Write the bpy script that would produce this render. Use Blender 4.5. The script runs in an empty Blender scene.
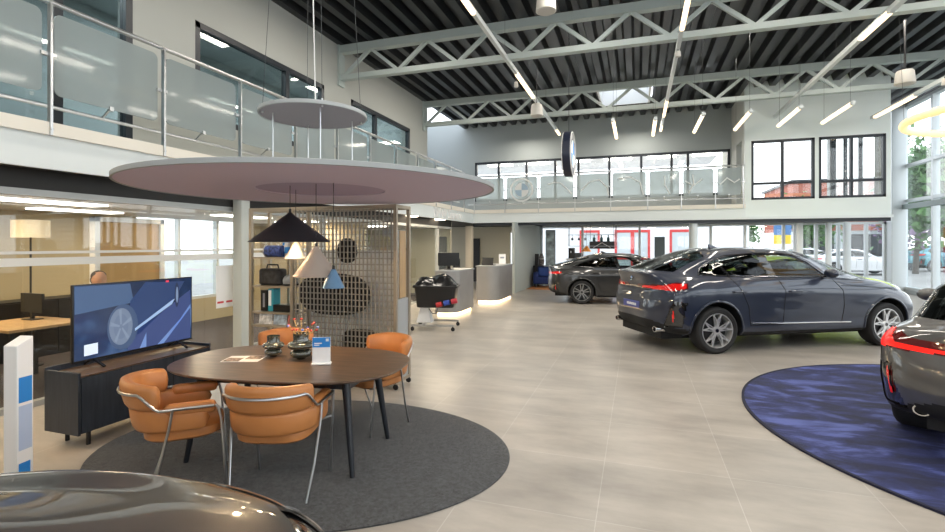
import bpy, bmesh, math, random
import numpy as np
from mathutils import Vector, Matrix
from mathutils.bvhtree import BVHTree
random.seed(7)
SC = bpy.context.scene
COL = SC.collection
PI = math.pi
R = math.radians

# ------------------------------------------------------------------ materials
def mat(name, col, rough=.5, metal=0., spec=.5, emit=None, es=0., coat=0., sheen=0., noise=None, bump=None, alpha=1.):
    """noise=(scale, amount): soft colour variation; bump=(scale, strength)"""
    m = bpy.data.materials.new(name); m.use_nodes = True
    nt = m.node_tree; b = nt.nodes['Principled BSDF']
    b.inputs['Base Color'].default_value = (*col, 1)
    b.inputs['Roughness'].default_value = rough
    b.inputs['Metallic'].default_value = metal
    b.inputs['Specular IOR Level'].default_value = spec
    b.inputs['Coat Weight'].default_value = coat
    b.inputs['Coat Roughness'].default_value = .02
    b.inputs['Sheen Weight'].default_value = sheen
    if emit:
        b.inputs['Emission Color'].default_value = (*emit, 1)
        b.inputs['Emission Strength'].default_value = es
    tc = nt.nodes.new('ShaderNodeTexCoord')
    if noise:
        n = nt.nodes.new('ShaderNodeTexNoise'); n.inputs['Scale'].default_value = noise[0]; n.inputs['Detail'].default_value = 4
        mp = nt.nodes.new('ShaderNodeMapping')
        if len(noise) > 2: mp.inputs['Scale'].default_value = noise[2]
        nt.links.new(tc.outputs['Object'], mp.inputs['Vector']); nt.links.new(mp.outputs['Vector'], n.inputs['Vector'])
        r = nt.nodes.new('ShaderNodeValToRGB'); a = noise[1]
        r.color_ramp.elements[0].position = .3; r.color_ramp.elements[1].position = .7
        r.color_ramp.elements[0].color = (*[c * (1 - a) for c in col], 1)
        r.color_ramp.elements[1].color = (*[min(1, c * (1 + a)) for c in col], 1)
        nt.links.new(n.outputs['Fac'], r.inputs['Fac']); nt.links.new(r.outputs['Color'], b.inputs['Base Color'])
    if bump:
        n = nt.nodes.new('ShaderNodeTexNoise'); n.inputs['Scale'].default_value = bump[0]; n.inputs['Detail'].default_value = 3
        nt.links.new(tc.outputs['Object'], n.inputs['Vector'])
        bp = nt.nodes.new('ShaderNodeBump'); bp.inputs['Strength'].default_value = bump[1]; bp.inputs['Distance'].default_value = .01
        nt.links.new(n.outputs['Fac'], bp.inputs['Height']); nt.links.new(bp.outputs['Normal'], b.inputs['Normal'])
    return m

def glass(name, tint=(1, 1, 1), refl=1., body=0., bodycol=(.6, .62, .62), rough=.0):
    """thin pane: clear transmission + fresnel reflection (+ a share of milky body for frosted panes)"""
    m = bpy.data.materials.new(name); m.use_nodes = True
    nt = m.node_tree; nt.nodes.clear()
    out = nt.nodes.new('ShaderNodeOutputMaterial')
    tr = nt.nodes.new('ShaderNodeBsdfTransparent'); tr.inputs['Color'].default_value = (*tint, 1)
    gl = nt.nodes.new('ShaderNodeBsdfGlossy'); gl.inputs['Roughness'].default_value = rough
    gl.inputs['Color'].default_value = (refl, refl, refl, 1)
    ge = nt.nodes.new('ShaderNodeNewGeometry'); vd = nt.nodes.new('ShaderNodeVectorMath'); vd.operation = 'DOT_PRODUCT'
    nt.links.new(ge.outputs['Normal'], vd.inputs[0]); nt.links.new(ge.outputs['Incoming'], vd.inputs[1])
    def mth(op, a, b=None):
        q = nt.nodes.new('ShaderNodeMath'); q.operation = op
        for i, v in enumerate((a, b)):
            if v is None: continue
            if isinstance(v, (int, float)): q.inputs[i].default_value = v
            else: nt.links.new(v, q.inputs[i])
        return q.outputs[0]
    sch = mth('ADD', mth('MULTIPLY', mth('POWER', mth('SUBTRACT', 1., mth('ABSOLUTE', vd.outputs['Value'])), 5.), .95), .045)
    src = tr
    if body > 0:
        df = nt.nodes.new('ShaderNodeBsdfDiffuse'); df.inputs['Color'].default_value = (*bodycol, 1)
        tl = nt.nodes.new('ShaderNodeBsdfTranslucent'); tl.inputs['Color'].default_value = (*bodycol, 1)
        mm = nt.nodes.new('ShaderNodeMixShader'); mm.inputs[0].default_value = .45
        nt.links.new(df.outputs[0], mm.inputs[1]); nt.links.new(tl.outputs[0], mm.inputs[2])
        m2 = nt.nodes.new('ShaderNodeMixShader'); m2.inputs[0].default_value = body
        nt.links.new(tr.outputs[0], m2.inputs[1]); nt.links.new(mm.outputs[0], m2.inputs[2]); src = m2
    mx = nt.nodes.new('ShaderNodeMixShader')
    nt.links.new(sch, mx.inputs[0]); nt.links.new(src.outputs[0], mx.inputs[1]); nt.links.new(gl.outputs[0], mx.inputs[2])
    nt.links.new(mx.outputs[0], out.inputs['Surface'])
    return m

def wood(name, c1, c2, scale=(1, 12, 12), rough=.45):
    m = mat(name, c1, rough)
    nt = m.node_tree; b = nt.nodes['Principled BSDF']
    tc = nt.nodes.new('ShaderNodeTexCoord'); mp = nt.nodes.new('ShaderNodeMapping'); mp.inputs['Scale'].default_value = scale
    n = nt.nodes.new('ShaderNodeTexNoise'); n.inputs['Scale'].default_value = 3; n.inputs['Detail'].default_value = 6
    r = nt.nodes.new('ShaderNodeValToRGB'); r.color_ramp.elements[0].position = .35; r.color_ramp.elements[1].position = .68
    r.color_ramp.elements[0].color = (*c1, 1); r.color_ramp.elements[1].color = (*c2, 1)
    nt.links.new(tc.outputs['Object'], mp.inputs['Vector']); nt.links.new(mp.outputs['Vector'], n.inputs['Vector'])
    nt.links.new(n.outputs['Fac'], r.inputs['Fac']); nt.links.new(r.outputs['Color'], b.inputs['Base Color'])
    return m

def paint(name, col, rough=.38, metal=.35, flake=.0, coat=1.):
    m = mat(name, col, rough, metal, coat=coat, noise=(900, .12))
    m.node_tree.nodes['Principled BSDF'].inputs['Coat IOR'].default_value = 1.62
    return m

# ------------------------------------------------------------------ mesh builder
class MB:
    def __init__(s): s.v = []; s.f = []
    def add(s, vs, fs):
        o = len(s.v); s.v += [tuple(map(float, v)) for v in vs]; s.f += [tuple(i + o for i in f) for f in fs]; return s
    def box(s, x0, x1, y0, y1, z0, z1):
        vs = [(x, y, z) for z in (z0, z1) for y in (y0, y1) for x in (x0, x1)]
        return s.add(vs, [(0, 2, 3, 1), (4, 5, 7, 6), (0, 1, 5, 4), (2, 6, 7, 3), (0, 4, 6, 2), (1, 3, 7, 5)])
    def obox(s, c, size, rz=0., rx=0., ry=0.):
        M = Matrix.Translation(c) @ Matrix.Rotation(rz, 4, 'Z') @ Matrix.Rotation(ry, 4, 'Y') @ Matrix.Rotation(rx, 4, 'X')
        a, b, d = [q / 2 for q in size]
        vs = [M @ Vector((x, y, z)) for z in (-d, d) for y in (-b, b) for x in (-a, a)]
        return s.add(vs, [(0, 2, 3, 1), (4, 5, 7, 6), (0, 1, 5, 4), (2, 6, 7, 3), (0, 4, 6, 2), (1, 3, 7, 5)])
    def bar(s, p0, p1, w, h=None, up=(0, 0, 1)):
        """rectangular bar from p0 to p1"""
        h = h or w; p0 = Vector(p0); p1 = Vector(p1); d = (p1 - p0).normalized()
        u = Vector(up)
        if abs(d.dot(u)) > .98: u = Vector((0, 1, 0))
        sx = d.cross(u).normalized() * (w / 2); sz = sx.cross(d).normalized() * (h / 2)
        vs = [p + a * sx + b * sz for p in (p0, p1) for a, b in ((-1, -1), (1, -1), (1, 1), (-1, 1))]
        return s.add(vs, [(3, 2, 1, 0), (4, 5, 6, 7), (0, 1, 5, 4), (1, 2, 6, 5), (2, 3, 7, 6), (3, 0, 4, 7)])
    def cyl(s, p0, p1, r0, r1=None, n=16, cap=True):
        return s.tube([p0, p1], [r0, r0 if r1 is None else r1], n, cap=cap)
    def tube(s, pts, r, n=10, closed=False, cap=True):
        pts = [Vector(p) for p in pts]; m = len(pts)
        rs = r if isinstance(r, (list, tuple)) else [r] * m
        T = []
        for i in range(m):
            a = pts[(i - 1) % m] if (closed or i > 0) else pts[i]
            b = pts[(i + 1) % m] if (closed or i < m - 1) else pts[i]
            T.append((b - a).normalized())
        u = Vector((0, 0, 1)) if abs(T[0].z) < .9 else Vector((1, 0, 0))
        nrm = (u - T[0] * u.dot(T[0])).normalized()
        vs = []
        for i in range(m):
            nrm = (nrm - T[i] * nrm.dot(T[i])).normalized(); bn = T[i].cross(nrm)
            for k in range(n):
                a = 2 * PI * k / n
                vs.append(pts[i] + (nrm * math.cos(a) + bn * math.sin(a)) * rs[i])
        fs = []
        for i in range(m if closed else m - 1):
            j = (i + 1) % m
            for k in range(n):
                l = (k + 1) % n
                fs.append((i * n + k, i * n + l, j * n + l, j * n + k))
        if cap and not closed:
            fs.append(tuple(range(n - 1, -1, -1))); fs.append(tuple((m - 1) * n + k for k in range(n)))
        return s.add(vs, fs)
    def lathe(s, prof, c=(0, 0, 0), n=32, axis='z'):
        vs = []; fs = []; m = len(prof)
        for r, h in prof:
            for k in range(n):
                a = 2 * PI * k / n; x, y = r * math.cos(a), r * math.sin(a)
                p = (x, y, h) if axis == 'z' else ((x, h, y) if axis == 'y' else (h, x, y))
                vs.append((p[0] + c[0], p[1] + c[1], p[2] + c[2]))
        for i in range(m - 1):
            for k in range(n):
                l = (k + 1) % n; q = (i * n + k, i * n + l, (i + 1) * n + l, (i + 1) * n + k)
                fs.append(q if axis != 'y' else q[::-1])
        return s.add(vs, fs)
    def prism(s, poly, z0, z1):
        n = len(poly)
        vs = [(x, y, z0) for x, y in poly] + [(x, y, z1) for x, y in poly]
        fs = [tuple(range(n - 1, -1, -1)), tuple(range(n, 2 * n))] + [(i, (i + 1) % n, n + (i + 1) % n, n + i) for i in range(n)]
        return s.add(vs, fs)
    def sphere(s, c, r, n=16, m=10):
        sx, sy, sz = r if isinstance(r, (tuple, list)) else (r, r, r)
        vs = [(c[0], c[1], c[2] - sz)]; fs = []
        for i in range(1, m):
            t = PI * i / m - PI / 2
            for k in range(n):
                a = 2 * PI * k / n
                vs.append((c[0] + sx * math.cos(t) * math.cos(a), c[1] + sy * math.cos(t) * math.sin(a), c[2] + sz * math.sin(t)))
        vs.append((c[0], c[1], c[2] + sz)); e = len(vs) - 1
        for k in range(n):
            l = (k + 1) % n
            fs.append((0, 1 + l, 1 + k)); fs.append((e, e - n + k, e - n + l))
            for i in range(m - 2):
                fs.append((1 + i * n + k, 1 + i * n + l, 1 + (i + 1) * n + l, 1 + (i + 1) * n + k))
        return s.add(vs, fs)
    def quad(s, a, b, c, d): return s.add([a, b, c, d], [(0, 1, 2, 3)])
    def xf(s, M):
        s.v = [tuple(M @ Vector(v)) for v in s.v]; return s
    def build(s, name, material, parent=None, bevel=0., smooth=True, angle=35, tag=None, seg=2, mods=None):
        """parent: coordinates are in the parent's own space unless W holds it as placed in the world"""
        v = np.array(s.v, float)
        loc = Vector((0, 0, 0))
        if parent is not None and parent.name in PLACED:
            M = PLACED[parent.name].inverted()
            v = np.array([tuple(M @ Vector(p)) for p in s.v])
        elif parent is None:
            lo, hi = v.min(0), v.max(0); loc = Vector(((lo[0] + hi[0]) / 2, (lo[1] + hi[1]) / 2, lo[2])); v = v - np.array(loc)
        me = bpy.data.meshes.new(name); me.from_pydata([tuple(p) for p in v], [], s.f); me.update()
        if smooth:
            for p in me.polygons: p.use_smooth = True
            me.set_sharp_from_angle(angle=R(angle))
        o = bpy.data.objects.new(name, me); COL.objects.link(o); o.location = loc
        me.materials.append(material)
        if parent is not None:
            o.parent = parent
            if parent.name in PLACED: PLACED[o.name] = PLACED[parent.name]
        else: PLACED[o.name] = Matrix.Translation(loc)
        if bevel > 0:
            md = o.modifiers.new('bevel', 'BEVEL'); md.width = bevel; md.segments = seg; md.limit_method = 'ANGLE'; md.angle_limit = R(40)
        if tag: label(o, *tag)
        return o

PLACED = {}
def label(o, lab=None, cat=None, group=None, kind=None):
    if lab: o['label'] = lab
    if cat: o['category'] = cat
    if group: o['group'] = group
    if kind: o['kind'] = kind
    return o
def thing(name, lab, cat, loc=(0, 0, 0), rz=0., group=None, world=True):
    """an Empty at the base of a thing. world=True: its parts are built in world coordinates"""
    o = bpy.data.objects.new(name, None); COL.objects.link(o)
    o.location = loc; o.rotation_euler = (0, 0, rz); o.empty_display_size = .1
    label(o, lab, cat, group)
    if world: PLACED[o.name] = Matrix.Translation(loc) @ Matrix.Rotation(rz, 4, 'Z')
    return o
def struct(name, mb, m, parent=None, **k):
    o = mb.build(name, m, parent, **k)
    if parent is None: o['kind'] = 'structure'
    return o
def kids(o): return [c for c in bpy.data.objects if c.parent == o]
def dup(root, loc, rz=0., lab=None, group=None):
    def cp(o, par):
        c = o.copy(); COL.objects.link(c); c.parent = par
        for ch in kids(o): cp(ch, c)
        return c
    ch0 = kids(root)
    r = root.copy(); COL.objects.link(r); r.location = loc; r.rotation_euler = (0, 0, rz)
    if lab: r['label'] = lab
    if group: r['group'] = group
    for ch in ch0: cp(ch, r)
    return r
def arc(cx, cy, r, a0, a1, n): return [(cx + r * math.cos(a0 + (a1 - a0) * i / n), cy + r * math.sin(a0 + (a1 - a0) * i / n)) for i in range(n + 1)]
def rrect(x0, x1, y0, y1, r, n=6):
    return (arc(x1 - r, y0 + r, r, -PI / 2, 0, n) + arc(x1 - r, y1 - r, r, 0, PI / 2, n) +
            arc(x0 + r, y1 - r, r, PI / 2, PI, n) + arc(x0 + r, y0 + r, r, PI, 1.5 * PI, n))
def superell(a, b, e, n=72):
    o = []
    for i in range(n):
        t = 2 * PI * i / n; ct, st = math.cos(t), math.sin(t)
        o.append((a * math.copysign(abs(ct) ** (2 / e), ct), b * math.copysign(abs(st) ** (2 / e), st)))
    return o
def text_mesh(body, size, depth=.004):
    cu = bpy.data.curves.new('lettering', 'FONT'); cu.body = body; cu.size = size; cu.extrude = depth; cu.align_x = 'CENTER'; cu.align_y = 'CENTER'
    o = bpy.data.objects.new('lettering', cu); COL.objects.link(o)
    dg = bpy.context.evaluated_depsgraph_get(); me = bpy.data.meshes.new_from_object(o.evaluated_get(dg))
    b = MB(); b.add([tuple(v.co) for v in me.vertices], [tuple(p.vertices) for p in me.polygons])
    bpy.data.objects.remove(o); return b

M = {}
M['wall'] = mat('pale_grey_plaster', (.47, .48, .455), .85, noise=(.6, .02))
M['fascia'] = mat('white_grey_fascia', (.76, .81, .815), .6)
M['ledge'] = mat('cream_ledge', (.78, .74, .66), .5)
M['white'] = mat('white_paint', (.8, .8, .8), .5)
M['wire'] = mat('fine_grey_wire', (.10, .105, .11), .8, spec=.2)
M['steel'] = mat('brushed_steel', (.55, .56, .57), .28, 1.)
M['chrome'] = mat('polished_steel', (.72, .72, .72), .12, 1.)
M['truss'] = mat('truss_paint', (.43, .49, .48), .55)
M['black'] = mat('black_paint', (.012, .012, .014), .45)
M['frame'] = mat('dark_navy_frame', (.018, .023, .032), .4)
M['alu'] = mat('light_aluminium', (.62, .66, .67), .4, .3)
M['deck'] = mat('black_steel_deck', (.011, .0125, .016), .36, .1)
M['soffit'] = mat('dark_soffit', (.022, .021, .02), .6)
M['pane'] = glass('clear_pane', (.97, .985, .98))
M['pane_dark'] = glass('tinted_pane', (.66, .73, .74), 1.)
M['frost'] = glass('frosted_rail_glass', (.85, .9, .9), .45, .66, (.50, .545, .55), .06)
M['cond'] = mat('lit_frosted_tube', (.9, .85, .75), .4, emit=(1., .80, .55), es=5.)
M['leather'] = mat('tan_leather', (.47, .185, .055), .42, bump=(260, .12), noise=(5, .08))
M['cabinet'] = wood('blue_black_wood', (.016, .023, .036), (.028, .037, .054), (14, 14, 1), .45)
M['tabletop'] = wood('dark_brown_oak', (.070, .041, .025), (.14, .085, .052), (1.5, 14, 14), .32)
M['tableleg'] = mat('black_leg', (.015, .018, .024), .4)
M['screenblack'] = mat('black_plastic', (.01, .01, .011), .3)
M['rubber'] = mat('tyre_rubber', (.014, .014, .015), .75, bump=(60, .1))
M['liner'] = mat('black_liner', (.008, .008, .009), .8)
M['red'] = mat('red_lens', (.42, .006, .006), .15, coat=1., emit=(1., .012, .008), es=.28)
M['redlit'] = mat('lit_red_light_bar', (.6, .008, .006), .2, emit=(1., .018, .010), es=.8)
M['lens'] = mat('clear_headlamp', (.55, .58, .6), .08, .6, coat=1.)
M['carglass'] = glass('car_glass', (.62, .68, .66), .8)
M['privacy'] = glass('privacy_glass', (.22, .25, .25), .7)
M['gloss'] = mat('gloss_black', (.01, .01, .011), .1, coat=1.)
M['seat'] = mat('car_upholstery', (.03, .03, .032), .6)
M['blueplate'] = mat('blue_plate', (.03, .05, .28), .35)
M['paper'] = mat('white_paper', (.82, .82, .82), .6)
M['blue'] = mat('bright_blue_print', (.02, .22, .62), .5)
M['navy'] = mat('navy_fabric', (.012, .03, .14), .8)
M['beige'] = mat('beige_post', (.62, .55, .44), .6)
M['champ'] = mat('champagne_metal', (.42, .36, .28), .4, .6)
M['greypanel'] = mat('grey_laminate', (.36, .37, .37), .5)
M['desk'] = mat('grey_desk_laminate', (.33, .32, .31), .42, .35, noise=(3, .05))
M['glow'] = mat('warm_strip_light', (1, .8, .5), .5, emit=(1., .72, .40), es=5.)
M['downlight'] = mat('lit_downlight', (1, .9, .8), .5, emit=(1., .82, .6), es=9.)
M['whitelight'] = mat('lit_ceiling_panel', (1, 1, 1), .5, emit=(1., .96, .88), es=6.)
# ================================================================== THE ROOM
# X right along the back of the hall, Y into the hall, Z up; the photographer stands near the origin
H_CAM = 1.70
ZR = 6.5            # underside of roof deck
XL, XR = -6.84, 8.9 # upper left wall, right curtain wall
XS = -5.7           # edge of the left gallery
YS = 17.07          # edge of the back gallery
YB = 19.4           # back wall of the back gallery
YF = 21.4           # ground floor glazing at the back
ZS, ZL = 2.46, 2.93 # gallery soffit and its ledge

# ---- floor : large grey porcelain tiles
def floor_mat():
    m = mat('grey_porcelain_tiles', (.36, .325, .29), .3, spec=.45)
    nt = m.node_tree; b = nt.nodes['Principled BSDF']
    tc = nt.nodes.new('ShaderNodeTexCoord')
    mp = nt.nodes.new('ShaderNodeMapping'); mp.inputs['Location'].default_value = (.24, -.47, 0)
    br = nt.nodes.new('ShaderNodeTexBrick'); br.offset = 0.; br.squash = 1
    br.inputs['Scale'].default_value = 1; br.inputs['Brick Width'].default_value = .88; br.inputs['Row Height'].default_value = .88
    br.inputs['Mortar Size'].default_value = .0032; br.inputs['Mortar Smooth'].default_value = .3; br.inputs['Bias'].default_value = 0
    br.inputs['Color1'].default_value = (.40, .375, .345, 1); br.inputs['Color2'].default_value = (.435, .405, .37, 1); br.inputs['Mortar'].default_value = (.52, .505, .48, 1)
    n1 = nt.nodes.new('ShaderNodeTexNoise'); n1.inputs['Scale'].default_value = .9; n1.inputs['Detail'].default_value = 8; n1.inputs['Roughness'].default_value = .65
    mp2 = nt.nodes.new('ShaderNodeMapping'); mp2.inputs['Scale'].default_value = (1, 2.6, 1)
    rp = nt.nodes.new('ShaderNodeValToRGB'); rp.color_ramp.elements[0].position = .32; rp.color_ramp.elements[1].position = .7
    rp.color_ramp.elements[0].color = (.72, .71, .70, 1); rp.color_ramp.elements[1].color = (1.14, 1.12, 1.09, 1)
    mx = nt.nodes.new('ShaderNodeMix'); mx.data_type = 'RGBA'; mx.blend_type = 'MULTIPLY'; mx.inputs['Factor'].default_value = 1
    L = nt.links.new
    L(tc.outputs['Object'], mp.inputs['Vector']); L(mp.outputs['Vector'], br.inputs['Vector'])
    L(tc.outputs['Object'], mp2.inputs['Vector']); L(mp2.outputs['Vector'], n1.inputs['Vector']); L(n1.outputs['Fac'], rp.inputs['Fac'])
    L(br.outputs['Color'], mx.inputs['A']); L(rp.outputs['Color'], mx.inputs['B']); L(mx.outputs['Result'], b.inputs['Base Color'])
    mr = nt.nodes.new('ShaderNodeMapRange'); mr.inputs['To Min'].default_value = .22; mr.inputs['To Max'].default_value = .42
    L(n1.outputs['Fac'], mr.inputs['Value']); L(mr.outputs['Result'], b.inputs['Roughness'])
    return m
fl = bpy.data.meshes.new('floor'); fl.from_pydata([(-11, -7, 0), (XR, -7, 0), (XR, YF, 0), (-11, YF, 0), (-11, -7, -.2), (XR, -7, -.2), (XR, YF, -.2), (-11, YF, -.2)], [], [(0, 1, 2, 3), (7, 6, 5, 4), (0, 4, 5, 1), (1, 5, 6, 2), (2, 6, 7, 3), (3, 7, 4, 0)])
fo = bpy.data.objects.new('floor', fl); COL.objects.link(fo); fl.materials.append(floor_mat()); fo['kind'] = 'structure'

# ---- roof deck: trapezoidal sheet, ribs run along Y; openings for skylights
SKY = [(-1.2, .42, 15.9, 17.75), (-1.2, .42, 8.4, 9.6), (-1.2, .42, 1.5, 3.4), (4.2, 5.8, 1.5, 3.4), (-4.8, -3.2, -3.5, -1.5), (3.2, 4.8, -3.5, -1.5)]
def deck():
    b = MB(); p = .41; x = XL
    ys = sorted({-7., 21.4} | {v for s in SKY for v in s[2:]})
    prof = []
    while x < XR - .01:
        prof += [(x, ZR), (x + .16, ZR), (x + .22, ZR + .17), (x + .35, ZR + .17)]; x += p
    prof.append((x, ZR))
    for (xa, za), (xb, zb) in zip(prof, prof[1:]):
        for y0, y1 in zip(ys, ys[1:]):
            xm, ym = (xa + xb) / 2, (y0 + y1) / 2
            if any(s[0] < xm < s[1] and s[2] < ym < s[3] for s in SKY): continue
            b.add([(xa, y0, za), (xb, y0, zb), (xb, y1, zb), (xa, y1, za), (xa, y0, za + .03), (xb, y0, zb + .03), (xb, y1, zb + .03), (xa, y1, za + .03)],
                  [(0, 3, 2, 1), (4, 5, 6, 7)])
    return b
struct('ceiling', deck(), M['deck'], smooth=False)
for i, (a, b_, c, d) in enumerate(SKY):
    k = MB()
    for q in ((a, a + .06, c, d), (b_ - .06, b_, c, d), (a, b_, c, c + .06), (a, b_, d - .06, d)): k.box(*q, ZR - .01, ZR + .75)
    o = struct('window_%d' % (20 + i), k, M['white'])
    MB().box(a + .05, b_ - .05, c + .05, d - .05, ZR + .6, ZR + .64).build('pane', M['pane'], o)

# ---- walls
W = M['wall']
def wall_holes(axis, c, t, a0, a1, z0, z1, holes):
    """a wall slab in the plane axis=c (thickness t towards +), with rectangular holes (a0,a1,z0,z1)"""
    b = MB(); As = sorted({a0, a1} | {h for q in holes for h in q[:2]}); Zs = sorted({z0, z1} | {h for q in holes for h in q[2:]})
    for p, q in zip(As, As[1:]):
        for r, s in zip(Zs, Zs[1:]):
            if any(h[0] < (p + q) / 2 < h[1] and h[2] < (r + s) / 2 < h[3] for h in holes): continue
            b.box(c, c + t, p, q, r, s) if axis == 'x' else b.box(p, q, c, c + t, r, s)
    return b
LW = [(2.6, 5.15, ZL, 5.36), (6.2, 9.7, 3.75, 5.36), (10.82, 14.23, 3.75, 5.36)]
struct('wall_left', wall_holes('x', XL - .3, .3, -7, 15.35, ZS + .3, ZR + .2, LW), W, smooth=False)
struct('wall_left_return', MB().box(-9.2, XL, 15.35, 15.6, ZS + .3, ZR + .2), W, smooth=False)
BWN = [(-6.36, 3.12, 3.45, 5.06)]
struct('wall_back', wall_holes('y', YB, .25, -9.2, 3.16, ZS + .3, ZR + .2, BWN), mat('grey_back_wall', (.36, .395, .40), .85), smooth=False)
struct('wall_far_left', MB().box(-9.4, -9.2, 15.3, 21.6, ZS + .3, ZR + .2), W, smooth=False)
# office block on the right of the back gallery
BK = [(3.33, 5.0, 3.05, 4.86), (5.1, 6.74, 3.05, 4.86)]
struct('wall_block_front', wall_holes('y', YS, .2, 3.16, 6.85, ZS, ZR + .2, BK), mat('white_block_wall', (.80, .86, .85), .8), smooth=False)
struct('wall_block_left', wall_holes('x', 3.16, .2, YS + .2, YF, ZL, ZR + .2, [(17.6, 18.5, ZL, 5.0)]), W, smooth=False)
struct('wall_block_right', wall_holes('x', 6.65, .2, YS + .2, YF, ZS, ZR + .2, [(YS + .5, YF - .3, 3.1, 5.9)]), M['wall'], smooth=False)
# ---- gallery slabs
slab = MB().box(-11.2, XS, -7, YF, ZS + .02, ZL - .14).box(XS, 3.16, YS, YF, ZS + .02, ZL - .14).box(3.16, 6.85, YS + .2, YF, ZS + .02, ZL - .14)
struct('balcony_slab', slab, M['soffit'], smooth=False)
struct('trim_1', MB().box(XS, XS + .05, -7, YS - .05, ZS, ZL - .13).box(XS, 3.16, YS - .05, YS, ZS, ZL - .13).box(3.16, 6.9, YS - .05, YS, ZS, ZS + .08), M['fascia'], smooth=False)
struct('trim_2', MB().box(XL, XS + .09, -7, YS - .09, ZL - .13, ZL).box(-9.2, 3.16, YS - .09, YB, ZL - .13, ZL), M['ledge'], smooth=False)
struct('trim_3', MB().box(XS + .01, 6.86, YS + .02, YS + .16, ZS - .1, ZS), M['frame'], smooth=False)
# lettering on the left fascia (reads along the gallery, faces the hall)
t = text_mesh('BMW Service', .44, .012)
t.xf(Matrix.Translation((XS + .06, 14.55, 2.63)) @ Matrix.Rotation(PI / 2, 4, 'Z') @ Matrix.Rotation(PI / 2, 4, 'X'))
t.build('fascia_lettering', M['paper'], smooth=False, tag=('white service lettering fixed to the left gallery fascia', 'sign'))

# ---- columns
def column(x, y, w, z1, m, lab, name='column', rnd=False):
    b = MB().cyl((x, y, 0), (x, y, z1), w / 2, n=24) if rnd else MB().prism(rrect(x - w / 2, x + w / 2, y - w / 2, y + w / 2, .02, 3), 0, z1)
    b.box(x - w / 2 - .03, x + w / 2 + .03, y - w / 2 - .03, y + w / 2 + .03, 0, .02)
    b.build(name, m, tag=(lab, 'column'))
column(-5.85, 6.15, .18, ZS, mat('grey_column', (.50, .53, .50), .6), 'pale grey square column carrying the left gallery behind the shelf divider')
column(-5.86, 17.2, .24, ZS - .1, M['beige'], 'beige square column at the inner corner of the galleries by the reception desks')
column(1.72, 17.3, .26, ZS - .1, M['alu'], 'round grey steel column under the back gallery behind the coupe SUV', rnd=True)
column(8.62, 21.1, .42, ZR, M['alu'], 'tall pale column where the back glazing meets the right curtain wall')

# ---- roof trusses
def truss(y, lab):
    t = thing('roof_truss', lab, 'roof truss', (XL, y, 5.7), group=None)
    z0, z1 = 5.72, 6.40
    MB().box(XL, XR - .1, y - .09, y + .09, z1 - .09, z1 + .09).build('top_chord', M['truss'], t, smooth=False)
    MB().box(XL, XR - .1, y - .08, y + .08, z0 - .06, z0 + .06).build('bottom_chord', M['truss'], t, smooth=False)
    x = XL + .1; up = False
    while x < XR - .8:
        nx = x + .735
        a, c = ((x, y, z1 - .05), (nx, y, z0 + .03)) if up else ((x, y, z0 + .03), (nx, y, z1 - .05))
        MB().bar(a, c, .075, .075, (0, 1, 0)).build('web_member', M['truss'], t, smooth=False)
        x = nx; up = not up
    MB().box(XL, XL + .05, y - .12, y + .12, z0 - .2, z1 + .1).build('end_plate', M['truss'], t, smooth=False)
truss(10.35, 'pale steel roof truss nearest the viewer, spanning the hall')
truss(15.3, 'pale steel roof truss farther back, just in front of the gallery block')

# ---- windows: frames, mullions and panes
def win(name, axis, c, a0, a1, z0, z1, vs=(), hs=(), fm=None, pm=None, w=.07, d=.12, skip=()):
    fm = fm or M['frame']; pm = pm or M['pane']
    b = MB()
    def bx(p, q, r, s, dd=d): return b.box(c - dd / 2, c + dd / 2, p, q, r, s) if axis == 'x' else b.box(p, q, c - dd / 2, c + dd / 2, r, s)
    bx(a0, a0 + w, z0, z1); bx(a1 - w, a1, z0, z1); bx(a0, a1, z0, z0 + w); bx(a0, a1, z1 - w, z1)
    for v in vs: bx(v - w / 2, v + w / 2, z0 + w, z1 - w, d * .96)
    for h in hs: bx(a0 + w, a1 - w, h - w / 2, h + w / 2, d * .9)
    o = struct(name, b, fm, smooth=False)
    k = MB(); es = [a0 + w] + sorted(vs) + [a1 - w]
    for p, q in zip(es, es[1:]):
        k = MB(); (k.box(c - .006, c + .006, p, q, z0 + w, z1 - w) if axis == 'x' else k.box(p, q, c - .006, c + .006, z0 + w, z1 - w))
        k.build('pane', pm, o, smooth=False)
    return o
win('window_1', 'x', XL - .06, 2.6, 5.15, ZL, 5.36, (4.2,), (), pm=M['pane_dark'], w=.1)
win('window_2', 'x', XL - .06, 6.2, 9.7, 3.75, 5.36, (8.45,), (), pm=M['pane_dark'], w=.1)
win('window_3', 'x', XL - .06, 10.82, 14.23, 3.75, 5.36, (12.1,), (), pm=M['pane_dark'], w=.1)
win('window_4', 'y', YB + .05, -6.36, 3.12, 3.45, 5.06, (-5.35, -4.2, -3.05, -2.15, -1.0, .15, 1.2, 1.75), (), w=.085)
win('window_5', 'y', YS + .06, 3.33, 5.0, 3.05, 4.86, (4.17,), (3.55,), w=.07)
win('window_6', 'y', YS + .06, 5.1, 6.74, 3.05, 4.86, (5.92,), (3.55,), w=.07)
struct('wall_behind', wall_holes('y', -7.2, .2, -11, XR, -.1, ZR + .2, [(-4.6, .4, .1, 2.4), (3.6, 8.4, .1, 2.4), (-4.6, 8.4, 3.5, 6.1)]), W, smooth=False)
win('window_12', 'y', -7.1, -4.6, 8.4, .1, 6.1, (-2.4, -.2, 2., 4.2, 6.3), (2.9,), fm=M['alu'], w=.09, d=.18)
win('window_13', 'x', 6.75, YS + .5, YF - .3, 3.1, 5.9, (18.8, 20.0), (), w=.06)
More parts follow.
